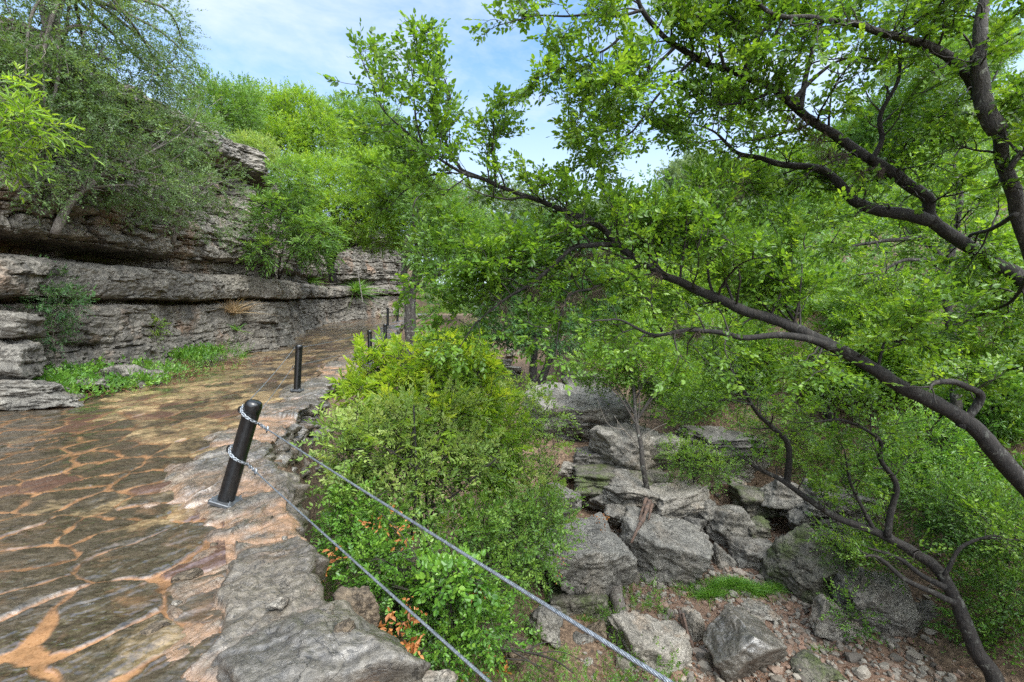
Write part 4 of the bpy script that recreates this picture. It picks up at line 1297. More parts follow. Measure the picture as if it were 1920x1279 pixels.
t = Elm(303, 'elm', .074)
gx0, gy0 = 8.8, 7.4
b0 = np.array([[gx0 + .2, gy0, float(H(gx0, gy0)) - .3], [gx0 - .2, gy0 - .6, -1.2]])
main = np.vstack([b0, to_pts(D_([(1985, 640), (1930, 470), (1902, 380), (1882, 300), (1862, 235), (1838, 178), (1800, 125), (1745, 92), (1690, 70), (1640, 58), (1580, 42), (1500, 34), (1450, 24), (1400, -10)], (5.6, 5.0)))])
t.limb(main, .19, .018, 26, (.5, 1.2), .32, .02, .8, .1, .14, 14, .85)
t.limb(to_pts(D_([(1868, 250), (1850, 200), (1836, 120), (1838, 60), (1850, 10), (1862, -60)], 5.1)), .088, .05, 8, (.5, 1.0), .2, .02, 1.0, .1, .12, 10)
t.limb(to_pts(D_([(1888, 320), (1930, 250), (1960, 180)], (5.2, 4.9))), .03, .012, 6, (.4, .9), .2, .02, 1.0, .1, .05, 7)
t.limb(to_pts(D_([(1905, 400), (1860, 430), (1820, 440), (1830, 490), (1845, 530)], (5.3, 7.2))), .03, .008, 10, (.4, .9), .2, .02, 1.0, .1, .05, 7)
t.limb(to_pts(D_([(1935, 480), (1900, 560), (1840, 590), (1760, 620)], (5.5, 7.4))), .03, .008, 14, (.4, 1.0), .2, .02, 1.0, .1, .05, 7)
t.limb(to_pts(D_([(1980, 640), (1930, 690), (1870, 690), (1800, 690)], (5.6, 7.4))), .03, .008, 14, (.4, 1.0), .2, .02, 1.0, .1, .05, 7)
t.finish('elm_tree', 'elm with the thick lichen-spotted trunk bending over at the top right corner', 'tree', 'lichen')

t = Elm(404, 'elm', .068)
bse = gbase(1800, 9.6)
main = np.vstack([[bse - [0, 0, .3]], to_pts(D_([(1790, 700), (1782, 620), (1772, 540), (1768, 490), (1735, 452), (1708, 446), (1660, 452), (1620, 458)], (9.4, 9.0)))])
t.limb(main, .16, .03, 18, (.6, 1.5), .3, .04, 1.0, .2, .12, 10, .7)
t.limb(to_pts(D_([(1768, 500), (1745, 488), (1690, 490), (1650, 510), (1615, 516)], (9.2, 8.8))), .05, .012, 10, (.5, 1.2), .2, .02, 1, .2, .1, 8)
t.limb(to_pts(D_([(1772, 520), (1790, 450), (1800, 380), (1790, 300)], (9.2, 9.3))), .08, .02, 16, (.7, 1.6), .2, .04, 1, .2, .1, 8)
t.limb(to_pts(D_([(1780, 600), (1850, 540), (1900, 460)], (9.3, 9.3))), .05, .02, 12, (.7, 1.6), .2, .04, 1, .2, .1, 8)
t.finish('elm_tree', 'elm standing behind the crossing limbs, its grey trunk upright at right of centre', 'tree', 'lichen')

t = Elm(505, 'elm', .056)
bse = np.array([P(1875, 1340, 6.4)[0], 6.4, -5.9])
main = np.vstack([[bse], to_pts(D_([(1868, 1285), (1828, 1215), (1795, 1130), (1764, 1070), (1717, 1038), (1666, 1008), (1610, 985), (1566, 968), (1508, 932), (1466, 902), (1414, 874)], (6.5, 7.6)))])
t.limb(main, .13, .030, 14, (.4, .9), .4, .05, .8, .4, .12, 12, .9)
t.limb(to_pts(D_([(1478, 908), (1480, 880), (1477, 832), (1448, 804), (1424, 776), (1398, 742), (1374, 698), (1340, 665)], (7.5, 7.2))), .055, .010, 14, (.4, .9), .35, .04, .9, .2, .1, 8)
t.limb(to_pts(D_([(1410, 760), (1360, 750), (1320, 765), (1290, 775)], (7.3, 7.1))), .022, .006, 7, (.3, .6), .2, .02, .9, .1, .05, 6)
t.limb(to_pts(D_([(1662, 1005), (1676, 940), (1677, 900), (1655, 862), (1653, 828), (1600, 796), (1552, 788), (1500, 790)], (7.0, 6.7))), .050, .008, 16, (.4, .9), .25, .04, .9, .2, .1, 8)
t.limb(to_pts(D_([(1640, 998), (1610, 940), (1590, 900), (1585, 850)], (7.1, 7.0))), .034, .010, 9, (.35, .8), .3, .04, .9, .2, .1, 7)
t.limb(to_pts(D_([(1770, 1080), (1800, 1030), (1850, 1005), (1900, 1010), (1960, 1020)], (6.6, 6.3))), .030, .008, 7, (.35, .8), .4, .03, .8, .2, .05, 7)
t.limb(to_pts(D_([(1775, 1100), (1730, 1080), (1690, 1050), (1650, 1035)], (6.7, 7.0))), .045, .022, 3, (.3, .6), .5, .03, .6, .1, .1, 8)
t.limb(to_pts(D_([(1790, 1130), (1745, 1110), (1700, 1088), (1648, 1048)], (6.6, 6.8))), .045, .030, 2, (.3, .6), .6, .03, .5, .1, .1, 8)
t.finish('elm_tree', 'low elm at lower right whose black trunk forks above the cracked dark block', 'tree', 'dark')

# ================================================================ TREES AND SHRUBS, left
cb = cliff_at
TR = 'trees along the ravine'
plant('oak_tree', 'big olive-green oak on the cliff top in the upper left corner', 'tree', P(70, 345, 9.0), [(72, 240, 8.8), (70, 134, 8.7), (88, 80, 8.7), (110, 0, 8.7), (140, -80, 8.7)],
      [(40, 40, 8.2, 100, 110, 1.2), (150, 20, 9.0, 120, 90, 1.2), (285, 60, 10.6, 66, 90, 1.1), (110, 170, 8.6, 120, 80, .9), (20, 150, 8.0, 80, 90, .8), (240, 130, 10, 90, 50, .9), (322, 140, 11, 36, 60, .8), (60, -120, 9, 180, 90), (20, 230, 8.1, 60, 50, .7)], 'olive', 7600, 10, (.16, .40), .060, .48, False, 'grey', .15, 34, 601, .3, .5, .1, .35, lump=.45, dead=26, gap=.36)
plant('oak_tree', 'olive scrub oak spreading over the upper cliff face, left of the bare rock bulge', 'tree', P(105, 430, 8.9), [(130, 380, 9.0), (180, 340, 9.4), (250, 300, 10)],
      [(190, 240, 9.6, 130, 70, .9), (290, 265, 11.1, 110, 64, .9), (110, 300, 8.7, 110, 60, .7), (240, 345, 10.2, 130, 55, .7), (350, 225, 12.6, 60, 60, .9), (60, 350, 8.3, 60, 40, .5)], 'olive', 4700, 10, (.15, .36), .056, .48, False, 'grey', .08, 30, 602, .35, .5, .05, .3, lump=.45, gap=.42)
plant('oak_tree', 'small scrub oak hanging in front of the cliff, its dark twigs over pale rock', 'tree', P(330, 452, 12.0), [(338, 400, 11.8), (352, 372, 11.7), (400, 345, 11.9)],
      [(330, 335, 11.4, 90, 50, .7), (410, 345, 12.9, 60, 46, .7), (400, 410, 12.8, 64, 44, .6), (300, 395, 11.2, 70, 34, .6)], 'olive', 1700, 9, (.15, .34), .054, .48, False, 'grey', .05, 22, 603, .3, .5, .05, .25, lump=.5, gap=.42)
plant('sapling', 'sapling with long bright narrow leaves at the left edge', 'sapling', np.array([-10.3, 6.2, -1.5]), [(-400, 520, 6.2), (-330, 340, 6.2), (-180, 235, 6.1), (-60, 215, 6.0)],
      [(-10, 165, 6.0, 40, 36), (50, 240, 6.0, 56, 20), (0, 290, 5.9, 44, 30), (-80, 220, 5.9, 60, 60), (25, 210, 6, 40, 24)], 'bright', 250, 9, (.2, .42), .125, .26, True, 'grey', .03, 14, 604, .9, .8, -.05, .3, wood=True)
plant('juniper_tree', 'green tree on the cliff top just right of the gap of sky, in loose sprays', 'tree', cb(400, 275, -1.5), [(405, 235, 21), (415, 200, 21)],
      [(390, 200, 21, 40, 50), (435, 210, 22, 48, 48), (465, 200, 23, 22, 50), (380, 250, 20, 36, 34)], 'mid', 2600, 10, (.3, .6), .115, .5, False, 'grey', .08, 12, 605, .2, .5, .5, .3, lump=.4, gap=.25)
plant('leafy_tree', 'round bright green tree on the skyline above the rock bulge', 'tree', P(560, 330, 27), [(560, 300, 27), (555, 250, 27)],
      [(505, 225, 27, 58, 48), (560, 215, 27, 55, 42), (600, 255, 27, 44, 50), (520, 275, 26, 70, 40), (470, 240, 26, 40, 40)], 'bright', 5200, 10, (.35, .7), .150, .45, False, 'grey', .12, 16, 606, .2, .6, .5, .4, lump=.35)
plant('shrub', 'pale yellowish shrub on the cliff edge beside the rock bulge', 'shrub', cb(470, 300, 0), [(478, 290, 18.5)],
      [(482, 280, 18.5, 36, 26), (455, 268, 18.3, 30, 16), (496, 300, 18.5, 22, 26)], 'feather', 800, 9, (.15, .3), .085, .4, False, 'grey', .02, 8, 607, .2, .6, .4, .3, kindwood='stems')
plant('leafy_tree', 'dome-shaped bright tree overhanging the path bend, with dead twigs under it', 'tree', P(625, 528, 22), [(622, 490, 22), (640, 455, 22), (670, 425, 22)],
      [(640, 355, 21.5, 90, 50), (715, 365, 22, 72, 56), (770, 410, 22.5, 46, 60), (575, 335, 21, 60, 40), (650, 405, 21, 100, 36), (700, 320, 22.5, 60, 34), (600, 440, 21, 50, 26), (720, 440, 22, 60, 30)], 'bright', 9000, 11, (.3, .6), .105, .42, False, 'dark', .20, 26, 608, .3, .6, .4, .45, lump=.3, dead=150)
plant('shrub', 'shrub of drooping lance-shaped leaves in front of the cliff by the path bend', 'shrub', cb(520, 520, 0), [[(525, 490, 16.6), (540, 440, 16.5)], [(500, 480, 16.4), (480, 440, 16.4)], [(545, 480, 16.5), (590, 440, 16.5)]],
      [(545, 350, 16.5, 40, 44), (525, 405, 16.2, 50, 40), (590, 440, 16.4, 42, 40), (600, 475, 16.5, 34, 20), (500, 470, 16, 36, 20)], 'mid', 720, 11, (.25, .5), .19, .25, True, 'dark', .035, 16, 609, 1.0, .8, .1, .4, kindwood='stems')
plant('leafy_tree', 'blue-green tree on the skyline behind the tall elm shoots', 'tree', P(700, 470, 34), [(700, 400, 34), (690, 300, 34)],
      [(650, 225, 34, 44, 40), (700, 250, 34, 62, 62), (750, 290, 34, 48, 60), (655, 285, 34, 50, 50), (720, 330, 34, 60, 40)], 'mid', 5000, 10, (.4, .8), .19, .45, False, 'dark', .2, 14, 610, .2, .5, .4, .35, lump=.4, gap=.2)
plant('leafy_tree', 'tree with a grey double trunk at the outer edge of the path, past the posts', 'tree', gbase(766, 19, -1.6), [[(765, 620, 19), (763, 560, 19), (757, 490, 19), (765, 440, 19)], [(775, 640, 19), (772, 560, 19.1), (781, 500, 19.2), (800, 440, 19.2)]],
      [(805, 385, 19.3, 56, 50), (850, 430, 19.6, 66, 50), (820, 480, 19, 54, 40), (900, 460, 20, 60, 50), (765, 330, 20, 40, 60)], 'mid', 4200, 10, (.3, .6), .115, .5, False, 'lichen', .19, 18, 611, .25, .5, .3, .35, lump=.4, gap=.15, dead=26)
plant('leafy_tree', 'grey-green far tree seen under the arching elm limb', 'tree', gbase(900, 42), [(905, 500, 42), (900, 430, 42)],
      [(850, 390, 42, 70, 44), (930, 400, 42, 76, 50), (1000, 420, 42, 60, 50), (900, 450, 42, 90, 40)], 'grey', 4200, 10, (.5, 1.0), .27, .5, False, 'dark', .25, 14, 612, .2, .5, .4, .35, lump=.4)
# ---- the valley
plant('leafy_tree', 'dark green tree with twin trunks standing in the channel', 'tree', gbase(1000, 20.5), [[(1000, 690, 20.5), (1006, 620, 20.7), (1012, 560, 21), (1020, 480, 21)], [(1020, 700, 20.6), (1040, 650, 20.8), (1062, 590, 21), (1075, 480, 21)]],
      [(960, 600, 21.5, 66, 56), (1030, 620, 20.5, 80, 44), (1000, 520, 22, 90, 56), (1090, 560, 22, 60, 66), (1040, 450, 23, 80, 50)], 'dark', 9000, 10, (.3, .6), .12, .45, False, 'dark', .20, 22, 613, .25, .6, .3, .35, lump=.35, dead=20, gap=.1)
plant('leafy_tree', 'thin leaning tree rooted on the boulders, with bleached dead twigs', 'tree', P(1222, 940, 11.2), [(1206, 880, 11.3), (1202, 835, 11.5), (1192, 780, 12), (1188, 720, 12.5), (1175, 660, 13)],
      [(1130, 690, 13.6, 60, 36), (1220, 690, 13, 76, 44), (1190, 640, 13.5, 70, 40), (1260, 725, 12.5, 56, 34)], 'elm', 3200, 10, (.22, .45), .085, .5, False, 'lichen', .075, 14, 614, .25, .9, .1, .35, lump=.4, dead=14, gap=.2)
plant('leafy_tree', 'low spreading bright tree above the dark overhanging ledge', 'tree', gbase(1380, 15.5), [(1375, 740, 15.3), (1360, 690, 15.2)],
      [(1320, 690, 14.6, 76, 46), (1400, 670, 14.8, 70, 50), (1350, 630, 15, 90, 40), (1290, 740, 14, 60, 34), (1440, 720, 14.5, 60, 40)], 'elm', 4200, 10, (.25, .5), .095, .5, False, 'dark', .10, 18, 615, .25, .9, .15, .35, lump=.4, gap=.15)
hill = [
    (1170, 540, 27, 90, 70, 'mid', 'soft green tree at the bend of the valley, behind the twin dark trunks'),
    (1280, 560, 22, 90, 70, 'bright', 'sunlit bright tree framed under the long horizontal elm branch'),
    (1240, 430, 34, 90, 60, 'elm', 'green tree on the valley floor under the sky gap'),
    (1350, 440, 30, 80, 70, 'mid', 'hillside tree behind the hanging moss'),
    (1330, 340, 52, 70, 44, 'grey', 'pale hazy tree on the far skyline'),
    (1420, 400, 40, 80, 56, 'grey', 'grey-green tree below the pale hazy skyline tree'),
    (1440, 520, 20, 90, 60, 'elm', 'leafy hillside tree left of the upright grey trunk'),
    (1520, 560, 17, 80, 60, 'bright', 'yellow-green tree in the gap between the two long limbs'),
    (1540, 420, 30, 90, 60, 'mid', 'tree on the slope seen through the fork of the upper limbs'),
    (1600, 300, 40, 90, 60, 'mid', 'tall hillside tree behind the bare upturned branch'),
    (1480, 320, 48, 80, 50, 'mid', 'ridge tree left of the bare upturned branch'),
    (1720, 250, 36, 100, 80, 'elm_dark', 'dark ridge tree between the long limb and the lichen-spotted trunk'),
    (1840, 330, 30, 90, 90, 'mid', 'ridge tree partly behind the lichen-spotted trunk'),
    (1660, 580, 14, 80, 60, 'elm', 'green hillside tree just left of the upright grey trunk'),
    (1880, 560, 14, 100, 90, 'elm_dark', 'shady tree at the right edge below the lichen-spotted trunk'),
    (1700, 400, 24, 90, 70, 'elm', 'hillside tree behind the junction of the long limbs'),
    (1560, 700, 12.5, 90, 50, 'bright', 'low bright tree behind the middle of the leaning dark trunk'),
    (1700, 680, 12, 80, 60, 'elm', 'bushy tree at the foot of the upright grey trunk'),
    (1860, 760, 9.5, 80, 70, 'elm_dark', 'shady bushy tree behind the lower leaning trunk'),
    (1100, 430, 44, 80, 44, 'grey', 'grey far tree right of the arching elm limb'),
    (1800, 120, 34, 100, 70, 'mid', 'uppermost ridge tree above the lichen-spotted bend'),
]
for i, (u, v, d, ru, rv, kd, lb) in enumerate(hill):
    rr = np.random.default_rng(700 + i)
    bl = [(u, v, d, ru * .75, rv * .7)]
    for k in range(5):
        a = rr.uniform(0, 6.28)
        bl.append((u + math.cos(a) * ru * .75, v + math.sin(a) * rv * .55, d + rr.normal() * .06 * d, ru * rr.uniform(.4, .65), rv * rr.uniform(.4, .65)))
    g = gbase(u + rr.normal() * 10, d)
    pz_ = P(u, v, d)[2]
    if g[2] > pz_ - 1:
        g[2] = min(g[2], pz_ - 1)
    plant('leafy_tree', lb, 'tree', g, [(u + rr.normal() * 8, 639.5 - (g[2] * .5 + pz_ * .5) / d * F, d), (u, v + rv * .2, d)], bl, kd, 3800, 10, (.018 * d, .034 * d) if d < 26 else (.5, .9), max(.085, d * .0060), .5, False, 'dark', .05 + .005 * d, 14, 720 + i, .2, .7, .3, .35, group='trees on the ravine slope', lump=.4, gap=.12)
# ---- shrubs at lower right
for i, (lb, base, bl, kd, n_, ls, wd) in enumerate([
    ('small green shrub hanging over the brown undercut rock', P(1300, 915, 11.6), [(1300, 868, 11.3, 50, 34), (1335, 880, 11.2, 40, 26), (1270, 850, 11.4, 30, 26)], 'elm', 520, .055, .5),
    ('lance-leaved shrub glowing between the leaning trunk and the low elm', gbase(1760, 9.6), [(1740, 830, 9.2, 80, 50), (1790, 900, 8.8, 70, 56), (1690, 880, 9.0, 70, 40)], 'vine', 900, .10, .34),
    ('dense dark shrub under the leaning trunk at the right edge', gbase(1880, 7.6), [(1860, 980, 7.2, 90, 70), (1800, 960, 7.6, 70, 60), (1910, 1060, 6.8, 70, 70), (1740, 940, 8.2, 70, 50)], 'elm_dark', 1500, .065, .45),
    ('leafy shrub filling the lower right corner', gbase(1890, 7.4), [(1870, 1130, 7.4, 70, 80), (1910, 1220, 7.0, 70, 80), (1770, 1250, 7.6, 40, 34), (1930, 1130, 6.6, 50, 60), (1840, 1230, 7.4, 50, 50)], 'vine', 1100, .062, .45),
    ('leafy sprigs growing over the top of the mossy dark boulder', P(1590, 1060, 8.6), [(1585, 1020, 8.6, 50, 24), (1630, 1045, 8.4, 50, 22), (1660, 1020, 8.3, 60, 26)], 'elm', 420, .06, .45),
    ('fresh green fern-like plant on the light speckled slab', P(1600, 1170, 8.1), [(1588, 1140, 8.1, 26, 30), (1605, 1165, 8.05, 30, 22)], 'vine', 90, .07, .4),
    ('low bush on the ledge right of the overhanging cap', gbase(1470, 12.8), [(1455, 800, 12.5, 60, 36), (1500, 840, 12, 60, 34), (1540, 880, 11.4, 60, 36)], 'elm', 900, .06, .45),
    ('small bush at the top of the bare sloping slab', gbase(1150, 17), [(1130, 765, 15.8, 60, 24), (1180, 780, 14.6, 40, 26)], 'dark', 420, .07, .45)]):
    plant('shrub', lb, 'shrub', base, [(bl[0][0], bl[0][1] + 8, bl[0][2])], bl, kd, n_, 9, (.2, .42), ls, wd, True, 'dark', .03, 10, 800 + i, .35, .9, .25, .3, kindwood='stems', lump=.4)
# ---- the thicket beside the path
plant('sapling', 'sapling with yellow-green new leaves rising above the path edge, tallest of the thicket', 'sapling', gbase(800, 7.4), [[(800, 900, 7.3), (815, 800, 7.3), (826, 700, 7.3), (832, 650, 7.3)], [(780, 900, 7.2), (740, 780, 7.3), (705, 690, 7.4)], [(820, 850, 7.2), (870, 760, 7.2), (900, 690, 7.3)]],
      [(825, 680, 7.3, 70, 44), (745, 728, 7.2, 60, 40), (692, 672, 7.4, 26, 26), (885, 690, 7.3, 50, 40), (800, 780, 6.9, 110, 50), (675, 740, 7.3, 36, 50), (738, 660, 7.5, 24, 22), (840, 655, 7.4, 30, 18), (900, 760, 7.2, 44, 40)], 'lime', 1000, 11, (.16, .36), .140, .32, True, 'dark', .024, 34, 901, .8, .9, .25, .22, kindwood='stems', lump=.8, gap=.30)
plant('feathery_shrub', 'feathery tan-green shrub in front of the yellow-green sapling', 'shrub', gbase(740, 6.6), [[(735, 1000, 6.4), (765, 880, 6.3), (775, 800, 6.3)], [(760, 1000, 6.4), (850, 930, 6.2), (930, 860, 6.2)], [(720, 1010, 6.4), (690, 920, 6.2), (660, 840, 6.2)], [(750, 1000, 6.4), (800, 900, 6.1), (860, 830, 6.1)], [(770, 1020, 6.0), (780, 900, 5.8), (776, 760, 6.0)]],
      [(690, 830, 6.2, 80, 60), (790, 850, 6.2, 80, 50), (668, 900, 6.1, 48, 50), (880, 860, 6.4, 60, 40), (720, 930, 5.9, 100, 40), (840, 770, 6.6, 60, 34), (650, 850, 6.2, 30, 30), (760, 790, 6.3, 50, 30)], 'feather', 1050, 16, (.24, .52), .074, .46, True, 'dark', .022, 44, 902, .5, .9, .45, .15, kindwood='stems', lump=.85, ang=72, gap=.38)
plant('feathery_shrub', 'arching pale yellow-green shrub at the right of the thicket, against bare rock', 'shrub', gbase(900, 8.2), [[(920, 950, 8), (980, 830, 8.1), (1030, 760, 8.2)], [(910, 950, 8), (940, 860, 8.2), (960, 780, 8.3)], [(930, 980, 7.9), (1000, 920, 7.8), (1050, 870, 7.8)]],
      [(960, 745, 8.6, 50, 34), (1015, 770, 8.4, 40, 24), (970, 850, 8.0, 70, 44), (1005, 930, 7.6, 66, 50), (930, 800, 8.3, 56, 44)], 'feather', 560, 16, (.24, .52), .074, .42, True, 'dark', .016, 32, 903, 1.0, .9, .15, .2, kindwood='stems', lump=.6, ang=72, gap=.34)
plant('shrub', 'bright rounded leafy shrub showing through the middle of the thicket', 'shrub', gbase(930, 7.6), [[(930, 960, 7.6), (930, 860, 7.6)]],
      [(925, 850, 7.4, 66, 46), (880, 900, 7.2, 70, 50), (960, 800, 7.7, 40, 34)], 'bright', 620, 9, (.16, .34), .070, .55, True, 'dark', .02, 14, 904, .4, 1.0, .2, .3, kindwood='stems', lump=.5, gap=.2)
plant('shrub', 'small-leaved green shrub low in the thicket, under the upper cable', 'shrub', gbase(960, 7.0), [[(950, 1050, 6.6), (960, 980, 6.7)], [(930, 1080, 6.4), (900, 1000, 6.4)]],
      [(960, 990, 6.6, 90, 50), (870, 990, 6.2, 90, 46), (1000, 1040, 6.6, 60, 50), (920, 1070, 6.1, 90, 50), (1010, 960, 6.9, 56, 40)], 'mid', 1700, 11, (.14, .34), .052, .52, True, 'dark', .018, 26, 905, .4, .9, .15, .25, kindwood='stems', lump=.6, gap=.32)
plant('shrub', 'tangled green vine shrub between the two cables, below the thicket', 'shrub', gbase(760, 5.3), [[(780, 1100, 5.2), (790, 1040, 5.2)], [(820, 1160, 5.0), (850, 1110, 5.0)]],
      [(690, 1000, 5.6, 80, 46), (760, 1080, 5.3, 90, 50), (850, 1130, 5.2, 86, 56), (665, 965, 5.6, 46, 46), (690, 1060, 5.1, 46, 46), (900, 1180, 5.2, 70, 50), (830, 1215, 4.9, 60, 50)], 'vine', 2000, 10, (.12, .30), .050, .62, True, 'dark', .014, 28, 906, .4, 1.0, .2, .25, kindwood='stems', lump=.6, gap=.30)
plant('shrub', 'broad-leaved green plant at the foot of the thicket, beside the lower cable', 'shrub', gbase(840, 5.0), [[(840, 1120, 4.9)]],
      [(840, 1090, 4.9, 46, 26), (880, 1080, 5.0, 30, 22)], 'vine', 130, 7, (.14, .24), .075, .75, True, 'dark', .010, 8, 907, .5, 1.2, .2, .3, kindwood='stems')
# ---- by the cliff foot
plant('shrub', 'dark leafy shrub in the corner of the cliff at the left edge', 'shrub', np.array([-9.5, 9.6, float(zp(9.6))]), [[(90, 620, 9.5), (95, 560, 9.5)], [(75, 620, 9.5), (70, 570, 9.5)], [(100, 620, 9.4), (120, 560, 9.4)]],
      [(80, 535, 9.5, 52, 34), (115, 565, 9.3, 46, 26), (70, 590, 9.4, 40, 34), (95, 625, 9.4, 36, 26)], 'dark', 700, 9, (.15, .32), .062, .40, True, 'grey', .014, 14, 908, .3, .9, .3, .3, kindwood='stems', lump=.4)
# ================================================================ GROUND COVER, GRASS, DEAD WOOD
def cover(name, label, leaf, pts, L, nl, ls, wid, seed, near=True, droop=.5, flat=1.0, ang=58, up=.5):
    r = np.random.default_rng(seed)
    pts = np.asarray(pts); M = len(pts)
    D = r.normal(size=(M, 3)) * .6; D[:, 2] = abs(D[:, 2]) + up
    mb = MB()
    sprays(mb, pts, D, r.uniform(*L, M), nl, ls, r, wid, near, droop, flat, ang, .5 + .25 * perlin(pts[:, 0] * 1.5, pts[:, 1] * 1.5, 0 * pts[:, 0]))
    o = mb.build(name, LEAF[leaf], rnd=True)
    return struct(o, 'stuff', label, name.replace('_', ' '))


r = np.random.default_rng(31)
# vines at the cliff foot
pts = []
while len(pts) < 620:
    y = r.uniform(8.6, 14.5); x = xl(y) + r.uniform(-.1, 1.7) * (1 if y < 12.5 else .5)
    if perlin(x * 1.3, y * 1.3, .5) > .02 - .25 * (x - xl(y) < .5):
        pts.append((x, y, zp(y) + .04 + .35 * max(0, 1 - (x - xl(y)) / 1.4)))
cover('ground_cover', 'bright green creeping vines along the foot of the left cliff', 'vine', pts, (.14, .46), 8, .085, .62, 32, droop=.7, flat=.7)
q_ = []
while len(q_) < 330:
    y = r.uniform(8.4, 15.5); x = xl(y) + r.uniform(-.1, 2.0) * (1 if y < 12.5 else .45)
    q_.append((x, y, zp(y) + .03 + .25 * max(0, 1 - (x - xl(y)) / 1.0)))
cover('weeds', 'mixed taller weeds between the vines at the cliff foot', 'mid', q_, (.2, .6), 9, .06, .42, 41, droop=.3, flat=.6, up=1.0)
# undergrowth on the right-hand slope and valley sides
pts = []
for i in range(26000):
    y = 8 + 52 * r.random() ** 1.6; x = floor_x(y) + 1.5 + (2 + 34 * r.random() ** 1.3) * (1 + y * .01)
    pts.append((x, y))
for i in range(5000):
    y = 9 + 40 * r.random() ** 1.3; e = xr(y); x = e + .7 + r.random() * max(floor_x(y) - 1.4 - e - .7, .3)
    pts.append((x, y))
for i in range(2600):
    y = r.uniform(34, 62); pts.append((r.uniform(-16, -1) * y / 44, y))
for i in range(1500):
    y = r.uniform(14, 36); pts.append((xr(y) + .9 + r.random() * 3.2, y))
pts = np.array(pts)
dbed = np.abs(pts[:, 0] - floor_x(pts[:, 1]))
keep = (dbed > np.where(pts[:, 1] < 14, 3.2, 1.6)) & (perlin(pts[:, 0] * .5, pts[:, 1] * .5, 2) > -.38)
pts = pts[keep]
z = H(pts[:, 0], pts[:, 1]) + r.random(len(pts)) * .7
p3 = np.column_stack([pts, z])
half = r.random(len(p3)) < .5
cover('undergrowth', 'mixed green undergrowth covering the far bank and the slope under the trees', 'elm', p3[half], (.3, .7), 9, .12, .5, 33, False, .4)
cover('undergrowth', 'lighter leafy undergrowth scattered between the slope trees', 'bright', p3[~half][::2], (.3, .8), 9, .12, .42, 34, False, .4)
pts = []
for i in range(15000):
    y = 9 + 70 * r.random() ** 1.2; x = floor_x(y) + 6 + 60 * r.random()
    pts.append((x, y))
pts = np.array(pts); pts = pts[pts[:, 0] < pts[:, 1] * 1.5 + 4]
cover('undergrowth', 'scrub covering the upper part of the right-hand hillside', 'mid', np.column_stack([pts, H(pts[:, 0], pts[:, 1]) + r.random(len(pts)) * .9]), (.6, 1.5), 10, .24, .5, 36, False, .2)
# the thicket's floor: small plants on the near bank
pts = []
while len(pts) < 4400:
    y = r.uniform(2.6, 9.5); e = xr(y); x = e + .35 + r.random() ** 1.2 * max(floor_x(y) - 1.9 - e, .8)
    if perlin(x * .9, y * .9, 1.5) > -.22:
        pts.append((x, y, float(H(x, y)) + r.uniform(0, .25)))
cover('undergrowth', 'tangle of small green plants on the bank below the ledge', 'mid', pts, (.12, .32), 10, .045, .5, 35, True, .5)


def blades(mb, p, n_, h, r, lean=.5, w=.004):
    for i in range(n_):
        d = r.normal(size=3) * lean + np.array([0, 0, 1.0]); d /= np.linalg.norm(d)
        hh = h * r.uniform(.5, 1.15); s = unit(np.cross(d, r.normal(size=3)))
        o = np.asarray(p) + np.append(r.normal(size=2), 0) * h * .14
        t = np.linspace(0, 1, 4)
        c = o + np.outer(t * hh, d) + np.outer((t * hh) ** 2 / h * .55, np.array([d[0], d[1], -.5]))
        ww = w * np.array([1, .9, .6, .1])
        V = np.vstack([c - s * ww[:, None], c + s * ww[:, None]])
        f = [(k, k + 1, k + 5, k + 4) for k in range(3)]
        mb.add(V, np.array(f), r.random())


mb = MB()
for i in range(420):
    a = r.normal(size=2)
    p = P(1388 + a[0] * 42, 1085 + a[1] * 16, 9.3); p[2] = float(H(p[0], p[1]))
    blades(mb, p, 8, .26, r, .7, .006)
for i in range(120):
    a = r.normal(size=2)
    p = P(1330 + a[0] * 20, 1098 + a[1] * 14, 9.1); p[2] = float(H(p[0], p[1]))
    blades(mb, p, 6, .24, r, .7, .005)
for u, v, d in [(1120, 1150, 8.6), (1105, 1175, 8.3), (1135, 1185, 8.2), (1160, 1260, 7.2), (1540, 1225, 7.9), (1240, 1275, 7.2), (1050, 1170, 7.4)]:
    for i in range(14):
        a = r.normal(size=2) * 10
        p = P(u + a[0], v + a[1], d); p[2] = float(H(p[0], p[1])); blades(mb, p, 6, .16, r, .6, .004)
struct(mb.build('grass', LEAF['grass'], rnd=True), 'stuff', 'bright green grass growing on the gravel between the boulders', 'grass')


def tuft(label, p, n_, h, leaf, seed, lean=.5, name='grass_tuft', w=.005):
    mb = MB(); blades(mb, p, n_, h, np.random.default_rng(seed), lean, w)
    o = mb.build(name, LEAF[leaf], rnd=True)
    return tag(o, label, 'grass tuft')


tuft('dry straw-coloured grass tuft growing from the crack of the low cliff', cb(432, 585, .15), 150, .85, 'straw', 1, .55, w=.008)
tuft('brown straw tuft drooping over the path border, left of the half-buried boulder', np.array([P(190, 728, 10)[0], 10, float(zp(10))]), 160, .55, 'straw', 2, .9, w=.007)
tuft('green grass tuft on the low ledge under the lance-leaved shrub', cb(580, 528, 0), 200, .75, 'grass', 3, .8, w=.012)
tuft('bright grass tuft on the low ledge beside the leaning pole', cb(668, 548, 0), 300, 1.3, 'grass', 4, .8, w=.02)
tuft('small green tuft at the foot of the wall corner beside the path', np.array([P(456, 668, 15.4)[0], 15.4, float(zp(15.4))]), 60, .3, 'grass', 5, .8, w=.008)
tuft('small leafy green tuft hanging from the dark cliff face', cb(437, 622, .1), 40, .35, 'grass', 6, .8, w=.012)
tuft('dry grass tuft against the cliff behind the vines', np.array([P(345, 690, 12.6)[0], 12.6, float(zp(12.6))]), 120, .5, 'straw', 7, .5, w=.006)
